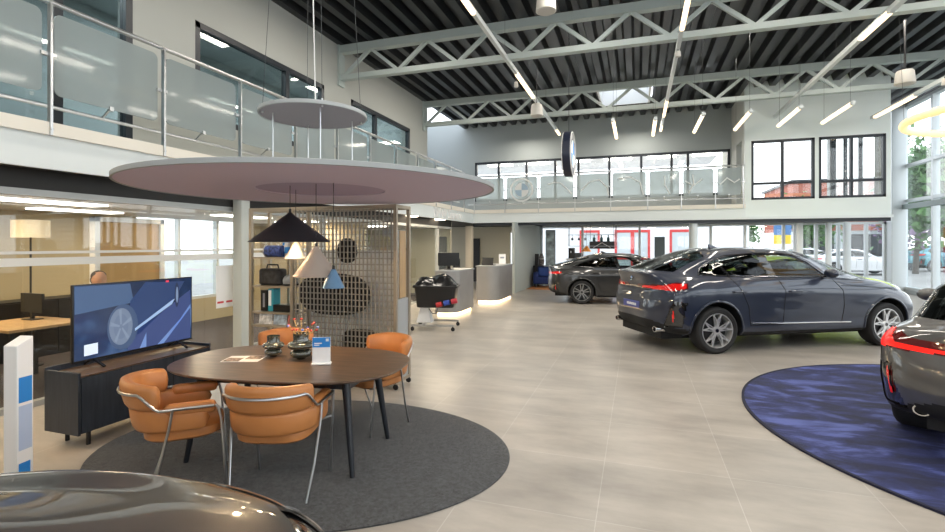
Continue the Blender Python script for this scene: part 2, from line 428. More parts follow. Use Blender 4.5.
# dark rooms behind the left upper windows
rm = MB().box(-10.6, -10.5, -1, 15.2, ZL, 6.6).box(-10.5, XL - .3, -1.1, -1, ZL, 6.6).box(-10.5, XL - .3, 15.2, 15.3, ZL, 6.6).box(-10.6, XL - .3, -1, 15.2, 6.5, 6.6)
struct('wall_upper_office', rm, mat('upper_office_wall', (.52, .56, .56), .9), smooth=False)
# upper rooms behind the back gallery: white ceiling, open to the sky at the rear
struct('ceiling_rear_office', MB().box(-9.2, 3.1, YB + .25, 24.5, 5.3, 5.4), M['white'], smooth=False)
struct('floor_rear_office', MB().box(-9.2, 3.1, YF, 24.5, ZS, ZL), M['white'], smooth=False)
for i in range(6):
    MB().box(-6.4 + i * 1.7, -5.3 + i * 1.7, 21.4, 21.65, 5.22, 5.305).build('office_strip_light', M['whitelight'], tag=('%s strip light on the white ceiling beyond the gallery windows' % ['first', 'second', 'third', 'fourth', 'fifth', 'sixth'][i], 'ceiling light', 'strip lights in the rear office'))
# ground floor glazing at the back
vs = [-2.2, .1, 2.75, 3.95, 5.25, 5.62, 6.3, 7.0, 7.85]
win('window_7', 'y', YF, -4.0, 8.45, .12, 2.5, vs, (), fm=M['alu'], w=.09, d=.16)
# glazed vestibule posts by the right end
for i, (x, y, w) in enumerate(((5.55, 20.6, .2), (6.45, 20.6, .16), (7.1, 20.9, .2))):
    MB().prism(rrect(x - w / 2, x + w / 2, y - w / 2, y + w / 2, .015, 2), 0, ZS).build('vestibule_post', M['alu'], tag=('%s of the three pale posts at the right end of the back glazing' % ('leftmost', 'middle one', 'rightmost')[i], 'post', 'vestibule posts'))
# right curtain wall
ys = [-4.5, -1.5, 1.5, 4.5, 7.5, 10.5, 13.5, 16.5, 19.3]
o = win('window_8', 'x', XR, -7, YF - .1, .12, ZR, ys, (3.19, 4.4), fm=M['alu'], w=.10, d=.2)
struct('trim_4', MB().box(XR - .2, XR - .06, -7, YF - .2, 2.9, 3.06), mat('grey_green_beam', (.28, .34, .34), .5), smooth=False)
struct('baseboard_right', MB().box(XR - .16, XR + .1, -7, YF, 0, .14), mat('grey_sill', (.30, .33, .34), .6), smooth=False)
struct('baseboard_back', MB().box(-4, XR, YF - .08, YF + .1, 0, .12), mat('grey_sill_back', (.30, .33, .34), .6), smooth=False)

# ---- left ground floor: glazed offices under the gallery
XG = -6.0
g = MB()
for a, w in ((-2, .06), (2.52, .10), (8.4, .08), (11.4, .08), (14.4, .08)): g.box(XG - .05, XG + .05, a, a + w, 0, 2.25)
g.box(XG - .05, XG + .05, -7, 15.6, 2.2, 2.27).box(XG - .04, XG + .04, -7, 15.6, 0, .06)
gw = struct('window_9', g, mat('grey_steel_frame', (.42, .43, .42), .4, .3), smooth=False)
js = [-7, -4.5, -2, .4, 2.55, 3.35, 4.25, 5.6, 7.1, 8.44, 10, 11.44, 13, 14.44, 15.6]
for p, q in zip(js, js[1:]): MB().box(XG - .006, XG + .006, p + .006, q - .006, .06, 2.2).build('pane', M['pane'], gw, smooth=False)
st = mat('frosted_stripe', (.80, .80, .77), .7)
MB().box(XG + .007, XG + .010, -7, 8.4, 1.595, 1.625).build('frosted_stripe', st, gw, smooth=False)
MB().box(XG + .007, XG + .010, -7, 8.4, 1.47, 1.555).build('frosted_stripe', st, gw, smooth=False)
struct('ceiling_office', MB().box(-9.2, XG - .06, -7, 15.6, 2.22, 2.30), M['white'], smooth=False)
struct('trim_5', MB().box(XG - .06, XG + .04, -7, 15.6, 2.27, ZS + .02), M['soffit'], smooth=False)
struct('wall_office_back', wall_holes('x', -9.3, .2, -7, 16, 0, ZS + .05, [(6.9, 10.0, .5, 2.3), (10.6, 13.2, .5, 2.1)]), mat('office_beige_wall', (.42, .35, .22), .8), smooth=False)
struct('wall_office_partition', MB().box(-9.1, XG - .06, 10.2, 10.3, 0, ZS).box(-9.1, XG - .06, -2.1, -2, 0, ZS), mat('office_tan_partition', (.40, .33, .22), .8), smooth=False)
struct('wall_office_end', MB().box(-9.3, XG, 15.6, 15.75, 0, ZS), mat('olive_wall', (.50, .46, .35), .8), smooth=False)
win('window_10', 'x', -9.2, 6.9, 10.0, .5, 2.3, (7.9, 8.9), (), fm=M['alu'], w=.06)
win('window_11', 'x', -9.2, 10.6, 13.2, .5, 2.1, (11.4, 12.3), (), fm=M['alu'], w=.06)
struct('floor_office', MB().box(-9.1, XG - .06, -7, 15.5, .0, .006), mat('dark_office_carpet', (.05, .04, .042), .95, noise=(60, .3)), smooth=False)
# reception back area
struct('wall_reception_side', MB().box(-4.1, -4.0, 16.6, YF, 0, ZS), mat('pale_green_grey_wall', (.42, .46, .44), .8), smooth=False)
struct('wall_reception_back', wall_holes('y', YF - .1, .15, -9.2, -4.0, 0, ZS, [(-5.35, -4.95, .1, 2.2)]), mat('olive_wall_back', (.48, .45, .35), .8), smooth=False)
struct('door_1', MB().box(-7.2, -6.75, YF - .16, YF - .1, 0, 1.95), M['black'], smooth=False)
struct('door_2', MB().box(-6.4, -6.12, 15.55, 15.6, 0, 1.95), M['frame'], smooth=False)
# ================================================================== CARS
# Every car: a net of key points (rings from underbody to roof x stations from tail to nose along one half),
# splined to a fine surface and cut into body, doors, glass and lamps. Local axes: x to the nose, rear axle at x=0, y to the left.
def spl(t, P, n):
    """shape preserving cubic through P (m,...) at knots t -> values at n*(m-1)+1 points and the fractional knot index"""
    t = np.asarray(t, float); h = np.diff(t); h[h < 1e-6] = 1e-6
    d = np.diff(P, axis=0) / h.reshape((-1,) + (1,) * (P.ndim - 1))
    T = np.zeros_like(P)
    hh = h.reshape((-1,) + (1,) * (P.ndim - 1))
    T[1:-1] = (hh[1:] * d[:-1] + hh[:-1] * d[1:]) / (hh[1:] + hh[:-1])
    T[0] = d[0]; T[-1] = d[-1]
    out = []; idx = []
    for i in range(len(t) - 1):
        for k in range(n):
            s = k / n; h00 = 2 * s**3 - 3 * s**2 + 1; h10 = s**3 - 2 * s**2 + s; h01 = -2 * s**3 + 3 * s**2; h11 = s**3 - s**2
            out.append(h00 * P[i] + h10 * h[i] * T[i] + h01 * P[i + 1] + h11 * h[i] * T[i + 1]); idx.append(i + s)
    out.append(P[-1]); idx.append(len(t) - 1)
    return np.array(out), np.array(idx)

def in_poly(px, pz, poly):
    ins = np.zeros(px.shape, bool); n = len(poly)
    for i in range(n):
        x0, z0 = poly[i]; x1, z1 = poly[(i + 1) % n]
        c = ((z0 > pz) != (z1 > pz)) & (px < (x1 - x0) * (pz - z0) / (z1 - z0 + 1e-12) + x0)
        ins ^= c
    return ins

class Shell:
    def __init__(s, net, nr=12, nk=26):
        P = np.array(net, float)                         # rings x keys x 3
        # along the half ring, mirrored at both ends so that the centre line stays smooth
        def chord(A):
            d = np.linalg.norm(np.diff(A, axis=1), axis=2).mean(0); return np.concatenate([[0], np.cumsum(d)])
        E = np.concatenate([P[:, 1:2] * [1, -1, 1], P, P[:, -2:-1] * [1, -1, 1]], 1)
        t = chord(E)
        a, ki = spl(t, np.swapaxes(E, 0, 1), nk)
        a = a[nk:-nk]; ki = ki[nk:-nk] - 1               # keys x rings x 3
        a = np.swapaxes(a, 0, 1)
        tr = np.concatenate([[0], np.cumsum(np.linalg.norm(np.diff(P, axis=0), axis=2).mean(1))])
        g, ri = spl(tr, a, nr)
        full = np.concatenate([g, g[:, -2:0:-1] * [1, -1, 1]], 1)   # closed ring
        s.G = full; s.nR, s.nK = full.shape[:2]
        s.kr = np.concatenate([ki, ki[-2:0:-1]]); s.rr = ri
        du = np.gradient(full, axis=0); dv = (np.roll(full, -1, 1) - np.roll(full, 1, 1))
        N = np.cross(dv, du); L = np.linalg.norm(N, axis=2, keepdims=True); L[L < 1e-12] = 1
        N = N / L
        cen = full.mean((0, 1))
        if (N[:-8] * (full[:-8] - cen)).sum(2).mean() < 0: N = -N; s.flip = True
        else: s.flip = False
        N[-3:] = [0, 0, 1]
        s.N = N
        i, j = np.meshgrid(np.arange(s.nR - 1), np.arange(s.nK), indexing='ij'); j2 = (j + 1) % s.nK
        C = (full[i, j] + full[i + 1, j] + full[i, j2] + full[i + 1, j2]) / 4
        s.cx, s.cy, s.cz = C[..., 0], C[..., 1], C[..., 2]
        s.R = (ri[i] + ri[i + 1]) / 2
        k1, k2 = s.kr[j], s.kr[j2]; s.K = (k1 + k2) / 2
        s.used = np.zeros(i.shape, bool)
        vs = [Vector(v) for v in full.reshape(-1, 3)]; fs = []
        for a_ in range(s.nR - 1):
            for b_ in range(s.nK):
                c_ = (b_ + 1) % s.nK; fs.append((a_ * s.nK + b_, a_ * s.nK + c_, (a_ + 1) * s.nK + c_, (a_ + 1) * s.nK + b_))
        s.bvh = BVHTree.FromPolygons(vs, fs)
    def take(s, mask):
        m = mask & ~s.used; s.used |= m; return m
    def mesh(s, mask, name, material, parent, off=0.):
        ii, jj = np.nonzero(mask)
        if len(ii) == 0: return None
        ids = {}; vs = []; ns = []; fs = []
        def vid(a, b):
            b %= s.nK; k = a * s.nK + b
            if k not in ids:
                ids[k] = len(vs); vs.append(tuple(s.G[a, b] + s.N[a, b] * off)); ns.append(tuple(s.N[a, b]))
            return ids[k]
        for a, b in zip(ii.tolist(), jj.tolist()):
            q = (vid(a, b), vid(a, b + 1), vid(a + 1, b + 1), vid(a + 1, b))
            fs.append(q[::-1] if s.flip else q)
        me = bpy.data.meshes.new(name); me.from_pydata(vs, [], fs); me.update()
        for p in me.polygons: p.use_smooth = True
        me.normals_split_custom_set_from_vertices(ns)
        me.materials.append(material)
        o = bpy.data.objects.new(name, me); COL.objects.link(o); o.parent = parent
        return o
    def side(s, x, z, sg=-1, off=0.):
        h = s.bvh.ray_cast(Vector((x, 3 * sg, z)), Vector((0, -sg, 0)))
        if h[0] is None: return None
        n = h[1] if h[1].y * sg > 0 else -h[1]
        return h[0] + n * off
    def back(s, y, z, off=0., sg=-1):
        h = s.bvh.ray_cast(Vector((6 * sg, y, z)), Vector((-sg, 0, 0)))
        if h[0] is None: return None
        n = h[1] if h[1].x * sg > 0 else -h[1]
        return h[0] + n * off
    def side_line(s, pts, sg, off=0., step=.05, closed=False):
        o = []; P = list(pts) + ([pts[0]] if closed else [])
        for (x0, z0), (x1, z1) in zip(P, P[1:]):
            n = max(1, int(math.hypot(x1 - x0, z1 - z0) / step))
            for k in range(n):
                q = s.side(x0 + (x1 - x0) * k / n, z0 + (z1 - z0) * k / n, sg, off)
                if q is not None: o.append(q)
        if not closed:
            q = s.side(*P[-1], sg, off)
            if q is not None: o.append(q)
        return o

def roundel(parent, name='badge', n=32, r=.04):
    """round badge in the local YZ plane facing -x: dark ring, blue and white quarters, steel rim; returns the rim"""
    b = MB().lathe([(0, .0), (r, .0), (r, -.006), (r * .93, -.009), (r * .93, -.007), (0, -.007)], n=n, axis='x')
    o = b.build(name, M['gloss'], parent)
    for q, mm in ((0, M['paper']), (1, M['blue']), (2, M['paper']), (3, M['blue'])):
        c = MB(); a0 = q * PI / 2
        pts = [(-.0085, 0, 0)] + [(-.0085, r * .60 * math.cos(a0 + k * PI / 16), r * .60 * math.sin(a0 + k * PI / 16)) for k in range(9)]
        c.add(pts, [(0, k + 2, k + 1) for k in range(8)]); c.build('badge_quarter', mm, o, smooth=False)
    MB().tube([(-.008, r * .96 * math.cos(k * PI / 16), r * .96 * math.sin(k * PI / 16)) for k in range(32)], r * .06, 6, True).build('badge_rim', M['chrome'], o)
    return o

def make_wheel(parent, x, y, r, rim_m, w=.25, style='y'):
    """outer face towards -y of its own frame; y<0 side as built, other side turned round"""
    e = MB()
    rr = r * .735
    e.lathe([(rr, .0), (rr + .01, -.006), (r * .90, -.012), (r * .965, .004), (r, .03), (r, w - .03), (r * .96, w), (rr, w)], n=56, axis='y')
    ty = e.build('wheel', M['rubber'], parent)
    ty.location = (x, y, r); ty.rotation_euler = (0, 0, 0 if y < 0 else PI)
    rim = MB().lathe([(rr + .002, .0), (rr, -.004), (rr * .955, -.004), (rr * .93, .02), (rr * .90, .05), (rr * .88, w * .9)], n=56, axis='y')
    rim.lathe([(0, .012), (.055, .012), (.062, .02), (.062, .06), (0, .06)], n=24, axis='y')
    n = 5
    for k in range(n):
        a = 2 * PI * k / n + PI / 2
        def pt(rad, da, yy): return (rad * math.cos(a + da), yy, rad * math.sin(a + da))
        if style == 'y':
            rim.bar(pt(.05, 0, .022), pt(rr * .55, 0, .02), .030, .03, (0, 1, 0))
            for sg in (-1, 1):
                rim.bar(pt(rr * .50, 0, .02), pt(rr * .965, sg * .26, .006), .018, .024, (0, 1, 0))
                rim.bar(pt(.06, sg * .45, .028), pt(rr * .955, sg * .26, .010), .012, .022, (0, 1, 0))
        else:
            for sg in (-1, 1): rim.bar(pt(.05, sg * .3, .022), pt(rr * .965, sg * .2, .008), .026, .024, (0, 1, 0))
    rim.build('rim', rim_m, ty, angle=30)
    MB().lathe([(0, .07), (rr * .72, .07), (rr * .72, .09), (0, .09)], n=36, axis='y').lathe([(rr * .88, w * .85), (0, w * .85)], n=36, axis='y').build('brake_disc', mat('brake_disc_grey', (.03, .03, .033), .5, .6), ty)
    bd = MB().lathe([(0, .006), (.028, .006), (.03, .012)], n=20, axis='y'); bd.build('hub_cap', M['gloss'], ty)
    return ty

def build_car(spec):
    s = spec; S = Shell(s['net']); P = s['paint']
    t = thing('car', s['label'], 'car', world=False)
    ax, wr, ra = s['wb'], s['wr'], s['ra']
    side = (np.abs(S.cy) > .45) & (S.R < 6)
    arch = np.zeros(S.R.shape, bool)
    for xa in (0, ax): arch |= side & ((S.cx - xa) ** 2 + (S.cz - wr) ** 2 < ra ** 2)
    S.take(arch)
    parts = []
    def part(nm, mask, m, off=0.):
        o = S.mesh(S.take(mask), nm, m, t, off); return o
    up = S.R > s.get('gr', 6.6)
    sidek = (S.K > 2.2) & (S.K < 7.75)
    for sg in (-1, 1):
        sd = (S.cy * sg > 0)
        for nm, poly in s['windows']:
            part('side_window', up & sidek & sd & in_poly(S.cx, S.cz, poly), M['privacy'] if nm == 'p' else M['carglass'])
        for nm, poly in s['trims']:
            part('window_trim', (S.R > 5.5) & sidek & sd & in_poly(S.cx, S.cz, poly), M['gloss'])
    part('windshield', (S.R > 7.12) & (S.R < 8.93) & (S.K > 7.35), M['carglass'])
    part('rear_window', (S.R > s.get('rw0', 7.15)) & (S.R < 8.9) & (S.K < s.get('rwk', 1.75)), M['privacy'])
    for sg in (-1, 1):
        sd = (S.cy * sg > 0)
        tl = s['tail']; zc = np.interp(S.K, tl[0], tl[1]); zh = np.interp(S.K, tl[0], tl[2])
        part('tail_lamp', sd & (S.K > tl[0][0]) & (S.K < tl[0][-1]) & (np.abs(S.cz - zc) < zh) & (S.R < 6.6), M['redlit'] if s.get('lit') else M['red'], .006)
        if 'tail2' in s:
            tl = s['tail2']; zc = np.interp(S.K, tl[0], tl[1]); zh = np.interp(S.K, tl[0], tl[2])
            part('tail_lamp_housing', sd & (S.K > tl[0][0]) & (S.K < tl[0][-1]) & (np.abs(S.cz - zc) < zh) & (S.R < 6.6), mat('dark_red_lens', (.10, .006, .006), .12, coat=1.), .003)
        part('headlamp', sd & (S.K > 7.75) & (S.K < 9.0) & (S.cz > s['hl'][0]) & (S.cz < s['hl'][1]) & (S.R < 5.4), M['lens'], .004)
        part('reflector', sd & in_poly(S.K, S.cz, s['refl']), M['red'], .004)
        part('bumper_insert', sd & in_poly(S.K, S.cz, s['insert']), M['gloss'], -.012)
    part('diffuser', (S.K < 2.3) & (S.cz < np.interp(S.K, [0, 1, 2.3], s['diff'])) & (S.R < 3), M['liner'], .002)
    part('grille', (S.K > 9.05) & (S.cz > .48) & (S.cz < .86) & (S.R < 5), M['gloss'], -.01)
    part('front_intake', (S.K > 8.2) & (S.cz > .28) & (S.cz < .42) & (S.R < 3), M['gloss'], -.01)
    part('sill', (S.K > 2.6) & (S.K < 7.6) & (S.R < 1.15) & (S.cz < .36), M['liner'], .003)
    doors = []
    for sg in (-1, 1):
        sd = (S.cy * sg > 0)
        for nm, poly in s['doors']:
            d = part(nm, sd & (S.R > 1) & (S.R < 7.2) & sidek & in_poly(S.cx, S.cz, poly), P)
            if d: doors.append((d, sg, nm))
    part('hood', (S.R > 5.35) & (S.R < 7.05) & (S.K > 7.15), P)
    part('tailgate', (S.K < s.get('tgk', 1.5)) & (S.R > s.get('tgr', 2.6)) & (S.R < 7.6), P)
    part('roof', (S.R > 8.93), P)
    part('body', np.ones(S.R.shape, bool), P)
    # inner lining of the shell, a hand's breadth inside, open at the windows
    glassy = ((S.R > 7.1) & (S.R < 8.95) & ((S.K > 7.3) | (S.K < 1.8)))
    for nm, poly in s['windows'] + s['trims']: glassy |= sidek & (S.R > 5.5) & in_poly(S.cx, S.cz, poly)
    S.used[:] = False
    S.mesh((~glassy) & (~arch) & (S.R > 4.2) & ((S.R > 6.5) | ((S.K > 2) & (S.K < 7))), 'interior_lining', M['seat'], t, -.03)
    # underbody, arch liners
    b = MB().box(-.75, ax + .7, -.62, .62, .2, .34)
    b.build('underbody', M['liner'], t)
    for xa in (0, ax):
        for sg in (-1, 1):
            k = MB(); n = 24
            pr = [(xa + ra * math.cos(a), wr + ra * math.sin(a)) for a in [PI * 1.06 - (PI * 1.12) * i / n for i in range(n + 1)]]
            vs = [(x, sg * .93, z) for x, z in pr] + [(x, sg * .5, z) for x, z in pr]
            fs = [(i, i + 1, n + 2 + i, n + 1 + i) for i in range(n)] + [tuple(range(n + 1, 2 * n + 2))]
            vs = [(x, (S.side(x, z, sg) or Vector((0, sg * .9, 0))).y if i <= n else y, z) for i, (x, y, z) in enumerate(vs)]
            k.add(vs, fs); k.build('arch_liner', M['liner'], t, smooth=False)
            lip = S.side_line(pr, sg, .0, .06)
            if len(lip) > 4: MB().tube(lip, s.get('lip', .02), 8).build('arch_lip', s.get('lipm', P), t)
    for xa in (0, ax):
        for sg in (-1, 1): make_wheel(t, xa, sg * s['wy'], wr, s['rim'], .24, s.get('style', 'y'))
    # mouldings, gaps, handles, mirrors, plate, badge
    for sg in (-1, 1):
        if s.get('surround'):
            L = S.side_line(s['surround'], sg, .004, .05, True)
            if len(L) > 6: MB().tube(L, .011, 6, True).build('window_moulding', s['surm'], t)
        for ln in s['gaps']:
            L = S.side_line(ln, sg, .0005, .05)
            if len(L) > 2: MB().tube(L, .0055, 5).build('panel_gap', M['liner'], t)
        for ln in s.get('bright', []):
            L = S.side_line(ln, sg, .012, .08)
            if len(L) > 2: MB().tube(L, .012, 6).build('sill_moulding', M['chrome'], t)
        for i, (hx, hz) in enumerate(s['handles']):
            q = S.side(hx, hz, sg, .024); q0 = S.side(hx + .2, hz + .005, sg, .024)
            ds = [d for d, g, nm in doors if g == sg and nm == ('rear_door' if i == 0 else 'front_door')]
            if q and ds:
                MB().tube([q + Vector((-.02, -sg * .03, 0)), q, (q + q0) / 2 + Vector((0, sg * .01, 0)), q0, q0 + Vector((.02, -sg * .03, 0))], [.012, .016, .016, .016, .012], 8).build('door_handle', s.get('handm', P), ds[0])
        mx, mz = s['mirror']
        q = S.side(mx, mz - .05, sg)
        if q:
            b = MB().sphere((0, 0, 0), (.085, .12, .075), 16, 10)
            b.xf(Matrix.Translation((mx + .02, q.y + sg * .16, mz + .04)))
            o = b.build('door_mirror', P, t)
            MB().bar((mx + .02, q.y - sg * .01, mz - .04), (mx + .03, q.y + sg * .10, mz), .06, .03).build('mirror_foot', M['gloss'], o)
    c = S.back(0, s['plate'])
    if c:
        p = MB().obox((c.x - .012, 0, s['plate']), (.012, .52, .115)).build('licence_plate', s.get('platem', M['blueplate']), t, bevel=.004)
        if s.get('platem') is None:
            k = MB()
            for i in range(9): k.box(c.x - .021, c.x - .0185, -.17 + i * .035, -.17 + i * .035 + .022, s['plate'] - .02, s['plate'] + .02)
            k.build('plate_marking', M['paper'], p, smooth=False)
    c = S.back(0, s['badge'])
    if c:
        o = roundel(t, 'badge'); o.location = (c.x - .004, 0, s['badge'])
    for y in s.get('exhaust', []):
        MB().lathe([(.036, 0), (.045, 0), (.047, .02), (.047, .16), (.036, .16), (.036, 0)], n=20, axis='x').xf(Matrix.Translation((s['exx'], y, s['exz'])) @ Matrix.Scale(1.25, 4, (0, 1, 0))).build('exhaust_tip', M['chrome'], t)
    fx, fz = s['fin']
    MB().add([(fx, -.02, fz), (fx + .16, -.015, fz), (fx + .16, .015, fz), (fx, .02, fz), (fx - .02, -.004, fz + .06), (fx + .02, -.004, fz + .062), (fx + .02, .004, fz + .062), (fx - .02, .004, fz + .06)],
             [(0, 1, 5, 4), (2, 3, 7, 6), (1, 2, 6, 5), (3, 0, 4, 7), (4, 5, 6, 7)]).build('roof_antenna', P, t)
    # cabin: seats, dashboard, wheel
    def cseat(x, y, w=.5):
        b = MB().prism(rrect(x - .25, x + .27, y - w / 2, y + w / 2, .06, 4), .42, .60)
        k = MB(); k.obox((0, 0, .30), (.15, w * .94, .62)); k.obox((0, 0, .69), (.10, min(.28, w), .15))
        k.xf(Matrix.Translation((x - .20, y, .56)) @ Matrix.Rotation(-.30, 4, 'Y'))
        b.add(k.v, k.f); b.build('car_seat', M['seat'], t, bevel=.03)
    sx = s['seatx']; cseat(sx, .37); cseat(sx, -.37); cseat(sx - .95, 0, 1.2)
    b = MB().prism([(sx + .62, -.70), (sx + 1.05, -.66), (sx + 1.05, .66), (sx + .62, .70)], .72, s['dash']); b.build('dashboard', M['seat'], t, bevel=.04)
    MB().tube([(sx + .50, .37 + .18 * math.cos(a), s['dash'] - .06 + .18 * math.sin(a)) for a in [k * PI / 12 for k in range(24)]], .016, 8, True).build('steering_wheel', M['seat'], t)
    if 'extra' in s: s['extra'](S, t)
    return t

def place(t, x, y, ang, lab=None):
    t.location = (x, y, 0); t.rotation_euler = (0, 0, ang)
    if lab: t['label'] = lab
    return t

def repaint(t, mo, mn):
    """give a copied car another paint: its meshes stay shared, the material sits on the object"""
    for o in kids(t):
        for q in [o] + kids(o):
            if q.type == 'MESH' and q.material_slots and q.material_slots[0].material == mo:
                q.material_slots[0].link = 'OBJECT'; q.material_slots[0].material = mn

def net(rows):
    out = []
    for X, Y, Z in rows:
        Y = Y if len(Y) == 11 else Y
        Z = [Z] * 11 if np.isscalar(Z) else Z
        out.append([(x, y, z) for x, y, z in zip(X, Y, Z)])
    return out
def mid(a, b, bul=.02):
    o = []
    for p, q in zip(a, b):
        m = [(u + v) / 2 for u, v in zip(p, q)]
        o.append((m[0], m[1] * (1 + bul), m[2] + bul))
    return o

# ---------------------------------------------------------------- coupe SUV
WBX = 3.167
rows = [
 ([-0.710,-0.690,-0.510,0,.75,1.3,2.2,WBX,3.72,3.86,3.88], [0,.5,.70,.78,.80,.80,.80,.78,.70,.5,0], [.30,.30,.28,.26,.25,.25,.25,.26,.25,.25,.25]),
 ([-0.840,-0.820,-0.610,0,.75,1.3,2.2,WBX,3.72,3.92,3.95], [0,.52,.83,.925,.89,.885,.89,.925,.82,.52,0], [.38,.37,.34,.31,.29,.29,.29,.30,.27,.27,.27]),
 ([-0.910,-0.890,-0.680,0,.75,1.3,2.2,WBX,3.79,3.98,4.0], [0,.55,.89,.965,.925,.915,.925,.965,.87,.54,0], [.57,.57,.56,.55,.50,.50,.50,.52,.50,.50,.50]),
 ([-0.900,-0.880,-0.700,0,.75,1.3,2.2,WBX,3.78,3.97,4.0], [0,.55,.90,.975,.945,.935,.945,.97,.87,.54,0], [.80,.80,.80,.82,.78,.77,.76,.78,.72,.70,.70]),
 ([-0.870,-0.840,-0.670,0,.75,1.3,2.2,WBX,3.70,3.90,3.94], [0,.53,.875,.955,.955,.95,.95,.95,.83,.52,0], [.97,.97,.98,.99,.97,.955,.94,.93,.86,.86,.86]),
 ([-0.900,-0.870,-0.620,0,.75,1.3,2.2,WBX,3.56,3.81,3.86], [0,.50,.80,.885,.90,.90,.895,.87,.76,.5,0], [1.12,1.12,1.11,1.11,1.10,1.09,1.08,1.05,.96,.95,.95]),
 ([-0.960,-0.920,-0.570,0,.75,1.3,2.15,2.95,3.30,3.46,3.5], [0,.46,.69,.81,.855,.86,.85,.75,.64,.42,0], [1.235,1.23,1.19,1.175,1.155,1.15,1.14,1.11,1.06,1.05,1.05]),
 ([-0.810,-0.790,-0.490,0,.75,1.3,2.15,2.42,2.78,3.0,3.06], [0,.45,.64,.77,.83,.84,.82,.765,.64,.40,0], [1.27,1.265,1.24,1.205,1.175,1.165,1.16,1.155,1.175,1.195,1.20]),
]
n = net(rows)
rf = net([([.16,.15,.10,.36,.85,1.25,1.62,1.80,1.92,2.0,2.02], [0,.33,.55,.59,.62,.63,.625,.61,.5,.3,0], [1.585,1.575,1.50,1.52,1.565,1.575,1.545,1.505,1.545,1.565,1.57]),
          ([.28,.28,.26,.46,.9,1.25,1.58,1.72,1.78,1.84,1.85], [0,.24,.42,.46,.48,.49,.48,.46,.36,.2,0], [1.615,1.61,1.575,1.60,1.62,1.62,1.60,1.575,1.595,1.605,1.61]),
          ([.5,.5,.5,.6,.95,1.25,1.5,1.6,1.62,1.65,1.65], [0]*11, [1.635,1.635,1.635,1.64,1.645,1.64,1.635,1.63,1.628,1.625,1.625])])
n += [mid(n[7], rf[0], .012)] + rf
PX4 = paint('blue_grey_metallic', (.010, .017, .040), .4, .15)
PX4.node_tree.nodes['Principled BSDF'].inputs['Coat IOR'].default_value = 1.5
X4 = build_car(dict(net=n, paint=PX4, label='dark blue-grey coupe SUV in the middle of the hall, parked nose to the right', wb=WBX, wr=.362, ra=.455, wy=.955, rim=mat('bicolour_alloy', (.74, .74, .74), .3, .7),
    windows=[('p', [(-.17,1.215),(-.12,1.30),(.06,1.40),(.14,1.43),(.30,1.20)]), ('p', [(.34,1.205),(.17,1.44),(.37,1.492),(.60,1.525),(.90,1.535),(1.01,1.185)]),
             ('c', [(1.16,1.18),(1.06,1.535),(1.30,1.535),(1.55,1.50),(1.80,1.395),(2.04,1.20),(2.05,1.17)])],
    trims=[('t', [(1.01,1.17),(.90,1.545),(1.06,1.545),(1.16,1.17)]), ('t', [(.29,1.19),(.14,1.45),(.18,1.47),(.35,1.19)])],
    surround=[(-.19,1.205),(-.13,1.31),(.05,1.415),(.37,1.505),(.90,1.552),(1.30,1.55),(1.57,1.51),(1.82,1.405),(2.08,1.19),(2.08,1.165),(1.3,1.168),(.4,1.185)], surm=mat('dark_chrome', (.16, .16, .17), .2, .9),
    doors=[('rear_door', [(.28,1.19),(.46,.90),(.58,.60),(.60,.42),(1.20,.42),(1.22,.9),(1.13,1.17)]), ('front_door', [(1.14,1.17),(1.23,.9),(1.21,.42),(2.30,.42),(2.33,.8),(2.24,1.05),(2.10,1.165)])],
    gaps=[[(.28,1.19),(.42,.97),(.55,.72),(.60,.42)], [(1.13,1.165),(1.22,.95),(1.205,.42)], [(2.18,1.12),(2.30,.95),(2.33,.7),(2.30,.42)], [(.6,.42),(2.3,.42)], [(2.30,1.02),(2.75,1.0),(3.3,.955)]],
    bright=[[(.62,.455),(1.2,.44),(2.45,.43)]],
    handles=[(.27,.955),(1.30,.945)], mirror=(1.98,1.19), plate=.70, badge=1.14, exhaust=[-.62,.62], exx=-.87, exz=.36, fin=(.55,1.635), seatx=1.45, dash=1.08,
    tail=([.55,1.5,1.95,2.28], [1.01,1.015,1.03,1.05], [.016,.032,.055,.03]), tail2=([.25,1.5,2.0,2.32], [1.015,1.02,1.035,1.05], [.024,.045,.066,.04]), hl=(.80,.95),
    refl=[(1.87,.50),(1.93,.50),(1.97,.68),(1.92,.68)], insert=[(1.5,.42),(2.15,.42),(2.3,.80),(1.95,.83),(1.7,.6)], diff=[.50,.50,.38], lip=.018, rwk=1.8, tgk=1.35, rw0=7.12))

